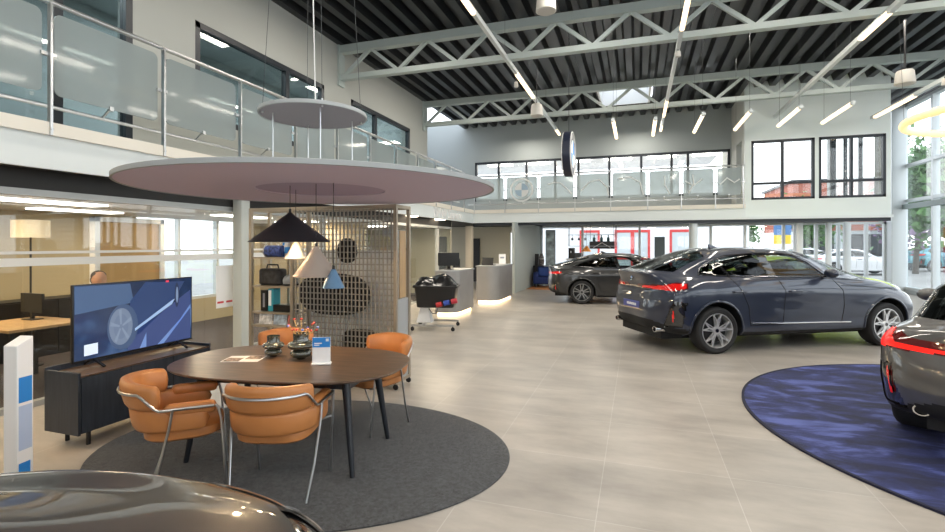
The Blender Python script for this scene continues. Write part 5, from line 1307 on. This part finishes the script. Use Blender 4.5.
# recessed lamps in the gallery soffits
for x, y, nm in ((-5.3, 18.6, 'warm recessed lamp in the soffit beside the beige corner column'), (-2.25, 18.6, 'warm recessed lamp in the soffit above the four-door coupe'), (.65, 18.6, 'warm recessed lamp in the soffit left of the round steel column'), (3.9, 18.6, 'warm recessed lamp in the soffit right of the round steel column'),
                 (-5.86, 1.7, 'added recessed lamp out of view under the left gallery, warming the floor'), (-5.86, 12.3, 'nearer warm recessed lamp under the gallery before the reception'), (-5.86, 14.3, 'farther warm recessed lamp under the gallery before the reception')):  # the lamp beside the viewer is added out of view
    MB().lathe([(0, ZS - .012), (.17, ZS - .012), (.19, ZS), (.19, ZS + .022), (0, ZS + .022)], (x, y, 0), 24).build('recessed_lamp', M['downlight'], tag=(nm, 'ceiling light'))

# ================================================================== RECEPTION
def desk(x0, x1, y0, y1, h, lab):
    """straight counter with a rounded front corner towards the viewer, lit along its foot"""
    t = thing('reception_desk', lab, 'reception desk', ((x0 + x1) / 2, (y0 + y1) / 2, 0))
    r = .34
    P = [(x0, y1), (x0, y0)] + arc(x1 - r, y0 + r, r, -PI / 2, 0, 12) + [(x1, y1)]
    P = P[::-1] if False else P
    MB().prism(P, .09, h - .03).build('front', M['desk'], t)
    Q = [(x0 - .02, y1 + .02), (x0 - .02, y0 - .02)] + arc(x1 - r, y0 + r, r + .02, -PI / 2, 0, 12) + [(x1 + .02, y1 + .02)]
    MB().prism(Q, h - .03, h).build('worktop', M['greypanel'], t)
    Pb = [(x0 + .04, y1 - .04), (x0 + .04, y0 + .05)] + arc(x1 - r, y0 + r, r - .05, -PI / 2, 0, 12) + [(x1 - .05, y1 - .04)]
    MB().prism(Pb, .0, .09).build('lit_plinth', M['glow'], t)
    return t
desk(-4.5, -3.98, 10.72, 12.0, 1.08, 'nearer grey reception desk with a lit foot, behind the black tub trolley')
desk(-4.35, -3.72, 13.4, 15.1, 1.08, 'farther grey reception desk with a lit foot, right of the beige column')
mo = thing('computer_monitor', 'black computer monitor on the nearer reception desk, seen from the back', 'monitor', (-4.35, 11.2, 1.081))
MB().obox((-4.35, 11.2, 1.33), (.52, .03, .32), R(20)).build('screen_back', M['screenblack'], mo, bevel=.008)
MB().bar((-4.35, 11.22, 1.09), (-4.35, 11.22, 1.25), .08, .03).box(-4.45, -4.25, 11.13, 11.32, 1.082, 1.10).build('stand', M['screenblack'], mo)
lp = thing('laptop', 'black open laptop on the farther reception desk', 'laptop', (-4.1, 13.8, 1.081))
MB().box(-4.27, -3.93, 13.7, 13.95, 1.082, 1.10).build('keyboard_base', M['screenblack'], lp); MB().obox((-4.10, 13.67, 1.20), (.34, .012, .22), 0, R(-14)).build('lid', M['screenblack'], lp)
MB().prism(rrect(-4.9, -4.45, 13.2, 13.26, .02), .55, 1.22).build('chair_back', M['black'], bevel=.02, tag=('back of a black office chair between the two reception desks', 'chair')) if False else None
oc = thing('office_chair', 'black office chair showing its back between the beige column and the farther desk', 'chair', (-5.05, 14.2, 0))
MB().prism(rrect(-5.28, -5.22, 13.95, 14.45, .02), .62, 1.25).build('backrest', M['black'], oc, bevel=.02)
MB().prism(rrect(-5.25, -4.85, 13.97, 14.43, .08), .46, .54).build('seat', M['black'], oc, bevel=.02)
MB().cyl((-5.05, 14.2, .08), (-5.05, 14.2, .46), .03).build('column', M['steel'], oc)
k = MB()
for i in range(5): a = 2 * PI * i / 5; k.bar((-5.05, 14.2, .08), (-5.05 + .28 * math.cos(a), 14.2 + .28 * math.sin(a), .05), .04, .03); k.sphere((-5.05 + .28 * math.cos(a), 14.2 + .28 * math.sin(a), .03), .028, 10, 6)
k.build('base', M['black'], oc)
ah = thing('card_holder', 'white upright card holder on the right end of the farther reception desk', 'sign', (-3.95, 14.75, 1.081))
MB().obox((-3.95, 14.75, 1.235), (.21, .01, .30), R(15)).build('card', M['paper'], ah); MB().obox((-3.95, 14.75, 1.09), (.22, .1, .015), R(15)).build('foot', M['paper'], ah)
MB().obox((-3.952, 14.742, 1.28), (.12, .006, .05), R(15)).build('print', mat('grey_print_2', (.25, .28, .35), .6), ah)

# black tub on a wheeled frame
tr = thing('tub_trolley', 'black lidded plastic tub on a grey wheeled frame standing before the reception', 'trolley', (-3.85, 9.2, 0))
ta = R(12); TM = Matrix.Translation((-3.85, 9.2, 0)) @ Matrix.Rotation(ta, 4, 'Z')
def tapered(x0, x1, y0, y1, z0, z1, f, r=.06):
    a, b = rrect(x0 * f, x1 * f, y0 * f, y1 * f, r), rrect(x0, x1, y0, y1, r); n = len(a); k = MB()
    k.v = [(x, y, z0) for x, y in a] + [(x, y, z1) for x, y in b]
    k.f = [tuple(range(n - 1, -1, -1)), tuple(range(n, 2 * n))] + [(i, (i + 1) % n, n + (i + 1) % n, n + i) for i in range(n)]; return k
tub = mat('black_tub_plastic', (.012, .012, .013), .32)
tapered(-.40, .44, -.24, .24, .44, .84, .88).xf(TM).build('tub', tub, tr, bevel=.012)
k = tapered(-.43, .47, -.27, .27, .83, .875, 1.0); k.xf(TM).build('tub_rim', tub, tr, bevel=.01)
k = MB(); n, m = 26, 16; random.seed(5)
for i in range(n + 1):
    for j in range(m + 1):
        u, v = i / n, j / m; x = -.42 + .87 * u; y = -.25 + .5 * v
        e = (1 - abs(2 * v - 1) ** 3) * (1 - abs(2 * u - 1) ** 4)
        k.v.append((x, y, .875 + e * (.16 + .04 * math.sin(9 * u + 3 * v) + .03 * math.sin(17 * v + 5 * u) + .015 * random.random())))
k.f = [(i * (m + 1) + j, (i + 1) * (m + 1) + j, (i + 1) * (m + 1) + j + 1, i * (m + 1) + j + 1) for i in range(n) for j in range(m)]
k.xf(TM).build('black_film_cover', mat('black_film', (.014, .014, .015), .16), tr, angle=60)
for sx in (-1, 1):
    k = MB().box(sx * .42 - .02, sx * .42 + .02, -.45, .45, .085, .125)
for sy in (-.34, .34):
    MB().box(-.42, .42, sy - .02, sy + .02, .09, .13).xf(TM).build('frame_rail', M['steel'], tr)
    for sx in (-.40, .40):
        MB().lathe([(0, -.014), (.034, -.014), (.040, 0), (.034, .014), (0, .014)], (sx, sy, .042), 18, 'y').box(sx - .012, sx + .012, sy - .02, sy + .02, .05, .095).xf(TM).build('caster', M['rubber'], tr)
MB().box(-.22, -.18, -.34, .34, .09, .13).xf(TM).build('frame_rail', M['steel'], tr)
k = MB(); k.v = [(-.38, -.12, .125), (-.06, -.12, .125), (-.06, .12, .125), (-.38, .12, .125), (-.30, -.07, .45), (-.14, -.07, .45), (-.14, .07, .45), (-.30, .07, .45)]
k.f = [(3, 2, 1, 0), (4, 5, 6, 7), (0, 1, 5, 4), (1, 2, 6, 5), (2, 3, 7, 6), (3, 0, 4, 7)]
k.xf(TM).build('pedestal', M['paper'], tr, bevel=.01)
for i, (c, x) in enumerate((((.5, .03, .03), .12), ((.05, .10, .45), .27), ((.5, .03, .05), .42))):
    MB().tube([(x - .06, -.26, .50 + i * .035), (x + .05, -.26, .525 + i * .035)], .05, 16).xf(TM).build('cable_drum', mat('coil_colour_%d' % i, c, .4), tr)
MB().tube([(-.1, -.2, .42), (-.02, -.27, .34), (.05, -.25, .33), (.08, -.22, .44)], .008, 6).xf(TM).build('cable', M['black'], tr)

# lounge in the back left corner
so = thing('sofa', 'small royal blue sofa at the back of the hall by the pale wall', 'sofa', (-3.29, 19.2, 0))
for nm, q in (('seat', (-3.76, -2.82, 18.95, 19.6, .14, .42)), ('backrest', (-3.76, -2.82, 19.45, 19.68, .30, .80)), ('armrest', (-3.84, -3.66, 18.95, 19.65, .14, .60)), ('armrest', (-2.92, -2.74, 18.95, 19.65, .14, .60))):
    MB().box(*q).build(nm, M['navy'], so, bevel=.05, seg=3)
for x in (-3.76, -2.82):
    for y in (19.02, 19.58): MB().cyl((x, y, 0), (x, y, .15), .018, n=10).build('leg', M['black'], so)
MB().obox((-3.48, 19.30, .60), (.42, .13, .34), 0, R(-18)).build('cushion', mat('lighter_blue_fabric', (.035, .08, .30), .8), bevel=.05, seg=3, tag=('lighter blue cushion on the left of the small blue sofa', 'cushion'))
MB().box(-3.95, -2.68, 18.2, 19.9, .001, .012).build('area_rug', mat('rust_rug', (.40, .16, .05), .9, noise=(20, .2)), tag=('rust orange rug in front of the small blue sofa', 'rug'))
cb = thing('side_cabinet', 'black side cabinet against the pale wall left of the blue sofa', 'cabinet', (-3.8, 19.9, 0))
MB().box(-3.98, -3.55, 19.7, 20.3, .14, .82).build('carcass', M['black'], cb, smooth=False); MB().box(-3.55, -3.535, 19.72, 20.28, .16, .80).build('door', M['screenblack'], cb)
for x in (-3.93, -3.6):
    for y in (19.75, 20.25): MB().cyl((x, y, 0), (x, y, .14), .015, n=8).build('leg', M['black'], cb)
sp = thing('speaker_column', 'slim dark loudspeaker column standing on the black side cabinet', 'loudspeaker', (-3.85, 19.8, .82))
MB().prism(rrect(-3.93, -3.77, 19.74, 19.88, .03), .821, 1.30).build('housing', M['screenblack'], sp); MB().prism(rrect(-3.92, -3.78, 19.735, 19.75, .005), .86, 1.26).build('grille', M['black'], sp)
v = thing('vase', 'patterned grey vase standing on the black side cabinet', 'vase', (-3.72, 20.1, .82))
MB().lathe([(0, 0), (.09, 0), (.12, .15), (.10, .35), (.06, .44), (.07, .48), (.05, .48), (.04, .4), (0, .1)], (-3.72, 20.1, .821), 24).build('body', mat('grey_pattern', (.20, .18, .18), .5, noise=(18, .9)), v)
MB().lathe([(.101, .30), (.112, .27), (.104, .24)], (-3.72, 20.1, .821), 24).build('band', M['paper'], v)
wl = thing('window_picture', 'tall narrow picture standing at the left end of the back glazing', 'picture', (-3.35, 21.1, .0))
MB().box(-3.72, -3.30, 21.05, 21.1, .1, 2.3).build('frame', mat('blue_grey_frame', (.45, .50, .56), .5), wl); MB().box(-3.66, -3.36, 21.045, 21.0495, .3, 2.2).build('print', mat('blue_print', (.50, .58, .70), .5, noise=(4, .7)), wl)
# coffee bar
cbx = thing('coffee_bar', 'brown wooden coffee bar behind the four-door coupe', 'counter', (-1.6, 19.3, 0))
MB().box(-2.55, -.9, 19.0, 19.6, 0, 1.10).build('front', wood('walnut', (.13, .075, .05), (.20, .12, .08), (14, 14, 1)), cbx); MB().box(-2.6, -.85, 18.96, 19.64, 1.10, 1.14).build('worktop', M['paper'], cbx)
cm = thing('coffee_machine', 'dark coffee machine on the left end of the coffee bar', 'coffee machine', (-2.3, 19.3, 1.14))
MB().prism(rrect(-2.5, -2.28, 19.12, 19.48, .03), 1.141, 1.55).build('tower', M['screenblack'], cm); MB().prism(rrect(-2.28, -2.02, 19.15, 19.45, .03), 1.141, 1.36).build('body', mat('graphite', (.05, .055, .065), .35), cm)
MB().cyl((-2.40, 19.1, 1.36), (-2.40, 19.1, 1.44), .02, n=10).build('spout', M['steel'], cm)
hr = thing('hanging_rack', 'thin metal glass rack hanging above the coffee bar', 'rack', (-1.6, 19.3, 1.6))
k = MB()
for x in (-2.5, -.75):
    for y in (19.1, 19.5): k.bar((x, y, 1.62), (x, y, ZS), .022)
for z in (1.62, 2.05):
    for y in (19.1, 19.5): k.bar((-2.5, y, z), (-.75, y, z), .022)
    for x in (-2.5, -.75): k.bar((x, 19.1, z), (x, 19.5, z), .022)
k.build('frame', mat('thin_grey_metal', (.35, .37, .40), .4, .8), hr, smooth=False)
for i, x in enumerate((-2.37, -2.12, -1.88)):
    MB().lathe([(.0, 0), (.035, 0), (.006, .012), (.006, .09), (.04, .12), (.045, .18), (.03, .20)], (x, 19.3, 0), 16).xf(Matrix.Translation((0, 0, 2.04)) @ Matrix.Scale(-1, 4, (0, 0, 1))).build('wine_glass', mat('smoked_glass', (.10, .11, .13), .1), tag=('%s upturned glass hanging in the rack over the coffee bar' % ('leftmost', 'middle', 'rightmost')[i], 'glass', 'hanging glasses'))
for i, x in enumerate((-1.55, -1.28, -1.03)):
    MB().lathe([(0, 0), (.05, 0), (.055, .01), (.055, .12), (.02, .17), (.02, .24), (0, .24)], (x, 19.3, 1.80), 16).build('bottle', mat('dark_bottle', (.02, .05, .06), .2), tag=('%s dark bottle on the black board over the coffee bar' % ('leftmost', 'middle', 'rightmost')[i], 'bottle', 'bottles over the coffee bar'))
bd = thing('menu_board', 'black board with a white angled line hanging over the coffee bar', 'board', (-1.25, 19.3, 1.5))
MB().box(-1.72, -.80, 19.24, 19.36, 1.52, 1.80).build('board', M['screenblack'], bd); MB().box(-1.70, -1.685, 19.29, 19.31, 1.8, ZS + .02).box(-.835, -.82, 19.29, 19.31, 1.8, ZS + .02).build('hanger', M['black'], bd); MB().bar((-1.58, 19.235, 1.56), (-1.26, 19.235, 1.75), .008, .014).bar((-1.26, 19.235, 1.75), (-.94, 19.235, 1.56), .008, .014).build('white_line', M['paper'], bd)
ol = thing('pendant_lamp', 'orange cone pendant lamp over the coffee bar', 'pendant lamp', (-1.78, 18.7, 1.42))
MB().lathe([(.17, 1.42), (.172, 1.425), (.04, 1.62), (0, 1.62)], (-1.78, 18.7, 0), 32).build('shade', mat('orange_enamel', (.75, .28, .05), .45), ol); MB().cyl((-1.78, 18.7, 1.62), (-1.78, 18.7, ZS), .005, n=6).build('cord', M['black'], ol)
MB().sphere((-1.78, 18.7, 1.48), .045, 12, 8).build('bulb', mat('orange_bulb', (1, .8, .5), .5, emit=(1., .65, .3), es=5), ol)
ts = thing('information_stand', 'slim dark upright stand at the back between the two parked coupes', 'display stand', (.75, 18.4, 0))
MB().prism(rrect(.58, .92, 18.35, 18.43, .02), .03, 1.95).build('body', mat('slate_grey', (.12, .15, .16), .5), ts); MB().box(.5, 1.0, 18.2, 18.58, 0, .03).build('foot', M['black'], ts)

# ================================================================== CARS IN PLACE
place(X4, .713, 9.233, R(29.25))
ag = R(9)
place(GC, -1.48 - .915 * math.sin(ag), 14.2 + .915 * math.cos(ag), ag)
place(EST, 3.135, 5.224, R(58)); EST.location.z = .016
LIME = dup(GC, (2.15, 13.30, 0), R(20), 'lime green car standing behind the coupe SUV, its bonnet showing over the SUV')
limep = paint('lime_paint', (.50, .68, .02), .3, .1)
repaint(LIME, PG, limep)
HOOD = dup(GC, (-3.46, -1.28, 0), R(41), 'dark grey car in the bottom left foreground, only its bonnet and wing in view')
# ================================================================== OUTSIDE
fo2 = MB().box(-60, 90, YF + .1, 110, -.12, -.02).box(XR + .1, 90, -40, YF + .1, -.12, -.02).box(-60, -11.3, -40, YF + .1, -.12, -.02)
struct('floor_outside', fo2, mat('pale_asphalt', (.33, .325, .31), .9, noise=(1.5, .08)), smooth=False)
rb = thing('white_building', 'plain white building with red framed doors across the yard', 'building', (-4.7, 40, -.02))
wb = mat('white_render', (.82, .83, .84), .8)
MB().box(-24, 6.9, 36, 43, -.02, 4.6).build('facade', wb, rb, smooth=False)
rf_ = mat('red_door_frame', (.62, .05, .05), .5); pg = mat('pale_door_glass', (.55, .60, .62), .15)
for x0, x1, m_ in ((-3.9, -2.5, None), (-1.48, .85, -.30), (2.1, 3.5, None)):
    k = MB().box(x0, x1, 35.94, 35.999, 2.5, 2.68).box(x0, x0 + .15, 35.94, 35.999, -.02, 2.5).box(x1 - .15, x1, 35.94, 35.999, -.02, 2.5).box(x0, x1, 35.94, 35.999, .62, .74)
    if m_ is not None: k.box(m_ - .12, m_ + .12, 35.94, 35.999, -.02, 2.5)
    d = k.build('red_door', rf_, rb, smooth=False); MB().box(x0 + .12, x1 - .12, 35.97, 35.998, 0, 2.55).build('door_glass', pg, d, smooth=False)
bb = thing('brick_building', 'red brick building beyond the yard seen through the office block windows', 'building', (16.2, 52, -.02))
def brick():
    m = mat('red_brick', (.4, .12, .07), .85); nt = m.node_tree; b = nt.nodes['Principled BSDF']
    tc = nt.nodes.new('ShaderNodeTexCoord'); mp = nt.nodes.new('ShaderNodeMapping'); mp.inputs['Rotation'].default_value = (PI / 2, 0, 0); br = nt.nodes.new('ShaderNodeTexBrick'); br.inputs['Scale'].default_value = 1.2
    br.inputs['Color1'].default_value = (.42, .12, .07, 1); br.inputs['Color2'].default_value = (.34, .09, .055, 1); br.inputs['Mortar'].default_value = (.30, .12, .09, 1)
    nt.links.new(tc.outputs['Object'], mp.inputs[0]); nt.links.new(mp.outputs[0], br.inputs[0]); nt.links.new(br.outputs[0], b.inputs['Base Color']); return m
MB().box(12.5, 20, 48, 58, 2.8, 6.9).build('upper_storey', brick(), bb, smooth=False)
MB().box(12.5, 20, 48.1, 58, -.02, 2.8).build('ground_storey', mat('glazed_ground_storey', (.50, .55, .57), .3), bb, smooth=False)
MB().box(12.3, 20.2, 47.8, 58.2, 6.9, 7.1).build('roof_edge', M['frame'], bb, smooth=False)
for i in range(2): MB().box(13 + i * 3.6, 15.4 + i * 3.6, 48.0, 48.12, .3, 2.5).build('window', M['frame'], bb, smooth=False)
sn = thing('street_sign', 'blue and yellow sign standing outside beyond the back glazing', 'sign', (10, 41, 0))
MB().box(9.92, 10.08, 40.95, 41.05, -.02, 1.7).build('pole', M['steel'], sn); MB().box(9.45, 10.55, 40.93, 41.07, 2.35, 3.6).build('upper_panel', mat('sign_blue_grey', (.10, .22, .45), .5), sn); MB().box(9.45, 10.55, 40.93, 41.07, 1.7, 2.35).build('lower_panel', mat('sign_yellow', (.85, .60, .03), .5), sn)
# trees
def tree(x, y, h, rad, n, lab, cols=((.055, .15, .03), (.09, .21, .05))):
    rn = random.Random(int(x * 13 + y * 7)); t = thing('tree', lab, 'tree', (x, y, -.03), group='trees outside')
    k = MB().tube([(x, y, -.02), (x + .1, y, h * .35), (x, y + .1, h * .7)], [.16, .11, .05], 10)
    for i in range(6):
        a = i * 1.05; k.tube([(x + .05, y, h * (.35 + .05 * i)), (x + rad * .6 * math.cos(a), y + rad * .6 * math.sin(a), h * (.5 + .06 * i))], [.05, .02], 6)
    k.build('trunk', mat('bark', (.10, .085, .07), .9), t)
    for q in range(2):
        k = MB()
        for i in range(n):
            u, v, w = rn.gauss(0, .45), rn.gauss(0, .45), rn.gauss(0, .42)
            c = Vector((x + u * rad, y + v * rad, h * .66 + w * h * .36)); s = .10 + .10 * rn.random()
            if c.z < h * .22: continue
            a, b = Vector((rn.gauss(0, 1), rn.gauss(0, 1), rn.gauss(0, 1))).normalized() * s, Vector((rn.gauss(0, 1), rn.gauss(0, 1), rn.gauss(0, 1))).normalized() * s
            k.add([c - a, c + b, c + a, c - b], [(0, 1, 2, 3)])
        k.build('foliage', mat('leaves_%d' % q, cols[q], .7), t, smooth=False)
tree(12.9, 28, 6.4, 1.7, 1500, 'leafy green tree outside the right curtain wall, nearest the glass')
tree(19.2, 43.6, 8.5, 1.9, 1500, 'tall green tree behind the nearest one outside the right curtain wall')
tree(15.2, 35.0, 5.6, 1.8, 1500, 'mauve blossoming shrub-like tree outside the right curtain wall', ((.24, .16, .26), (.12, .20, .10)))
tree(8.0, 46, 4.2, 1.4, 900, 'low green tree left of the blue and yellow sign outside')
tree(12.9, 44.6, 5.0, 1.5, 900, 'green tree right of the blue and yellow sign outside')
tree(23.5, 46.5, 5.0, 1.5, 900, 'low green tree far right outside, beyond the teal car')
wc = dup(GC, (10.2, 33, 0), R(8), 'white car parked outside beyond the right end of the back glazing'); repaint(wc, PG, paint('white_car_paint', (.72, .73, .74), .3, 0.))
w2 = dup(GC, (11.6, 38.2, 0), R(172), 'silver white car parked outside left of the pale posts'); repaint(w2, PG, paint('silver_car_paint', (.55, .57, .60), .3, .2))
tc_ = dup(X4, (17.05, 38.5, 0), R(14), 'teal car parked outside the right curtain wall'); repaint(tc_, PX4, paint('teal_car_paint', (.02, .24, .30), .3, .1))

# ================================================================== LIGHT
wd = bpy.data.worlds.new('sky'); SC.world = wd; wd.use_nodes = True
nt = wd.node_tree; bg = nt.nodes['Background']
tc = nt.nodes.new('ShaderNodeTexCoord'); sx = nt.nodes.new('ShaderNodeSeparateXYZ'); rp = nt.nodes.new('ShaderNodeValToRGB')
rp.color_ramp.elements[0].position = .0; rp.color_ramp.elements[0].color = (.95, .97, 1., 1)
rp.color_ramp.elements[1].position = .7; rp.color_ramp.elements[1].color = (.80, .88, 1., 1)
nt.links.new(tc.outputs['Generated'], sx.inputs[0]); nt.links.new(sx.outputs['Z'], rp.inputs['Fac']); nt.links.new(rp.outputs['Color'], bg.inputs['Color'])
bg.inputs['Strength'].default_value = 2.8
def area(name, loc, size, e, col=(1, .92, .80), rot=(0, 0, 0)):
    l = bpy.data.lights.new(name, 'AREA'); l.shape = 'RECTANGLE'; l.size, l.size_y = size; l.energy = e; l.color = col
    o = bpy.data.objects.new(name, l); COL.objects.link(o); o.location = loc; o.rotation_euler = rot
    return o
# added fill lights in rows under the roof deck, apart from the light profiles
for x in (-4.6, -.9, 2.4, 5.2):
    for y in (-2.5, 3.2, 7.9, 12.8):
        area('hall_fill_light', (x, y, 6.35), (.25, 2.6), 70)
for y in (18.3,):
    for x in (-4, .0, 4.5): area('gallery_lamp', (x, y, 5.9 if x < 3 else 2.42), (.9, .5), 45)
for x in (-5, -1.5, 2, 5): area('soffit_lamp', (x, 19.2, 2.44), (.3, .3), 18, (1, .85, .65))
for y in (.5, 3.4, 6.4): area('office_lamp', (-7.4, y, 2.17), (1.2, .4), 40, (1, .74, .42))
for y in (9.8, 12.8): area('office_lamp', (-7.4, y, 2.17), (1.2, .4), 34, (1, .76, .46))
area('reception_lamp', (-5.2, 13, 2.42), (.4, 2.5), 70, (1, .84, .6))
for y in (3, 8, 13): area('upper_office_fill', (-8.8, y, 6.4), (.6, 2), 130, (.95, .98, 1))  # added fill that brightens the left upper panes, no fixtures there
for x in (-4.5, -1.5, 1.5): area('rear_office_lamp', (x, 21.5, 5.2), (2, .6), 70)

def point(name, loc, e, col, r=.03):
    l = bpy.data.lights.new(name, 'POINT'); l.energy = e; l.color = col; l.shadow_soft_size = r
    o = bpy.data.objects.new(name, l); COL.objects.link(o); o.location = loc
for x, y, z, e in ((-2.77, 3.45, 1.76, 40), (-2.49, 3.42, 1.49, 12), (-2.94, 3.74, 1.60, 6), (-2.29, 3.37, 1.385, 4)): point('pendant_bulb_light', (x, y, z), e, (1, .72, .42))
for y in (1.7,): area('gallery_edge_fill', (-5.86, y, 2.42), (.3, .3), 42, (1, .66, .32))  # added out of view to throw warm light on the left floor
# ================================================================== CAMERA
cd = bpy.data.cameras.new('camera'); cam = bpy.data.objects.new('camera', cd); COL.objects.link(cam); SC.camera = cam
cd.sensor_width = 36; cd.lens = 493 / 945 * 36; cd.shift_x = 0.; cd.shift_y = -22 / 945
cam.location = (0, 0, H_CAM); cam.rotation_euler = (PI / 2, 0, math.atan2(164.5, 493)); cd.clip_start = .05; cd.clip_end = 300
vs_ = SC.view_settings; vs_.view_transform = 'Standard'; vs_.look = 'None'; vs_.gamma = 1; vs_.use_curve_mapping = False
vs_.exposure = 0.2
SC.cycles.use_denoising = True
SC.cycles.max_bounces = 8; SC.cycles.diffuse_bounces = 4; SC.cycles.glossy_bounces = 4; SC.cycles.transparent_max_bounces = 16; SC.cycles.sample_clamp_indirect = 6
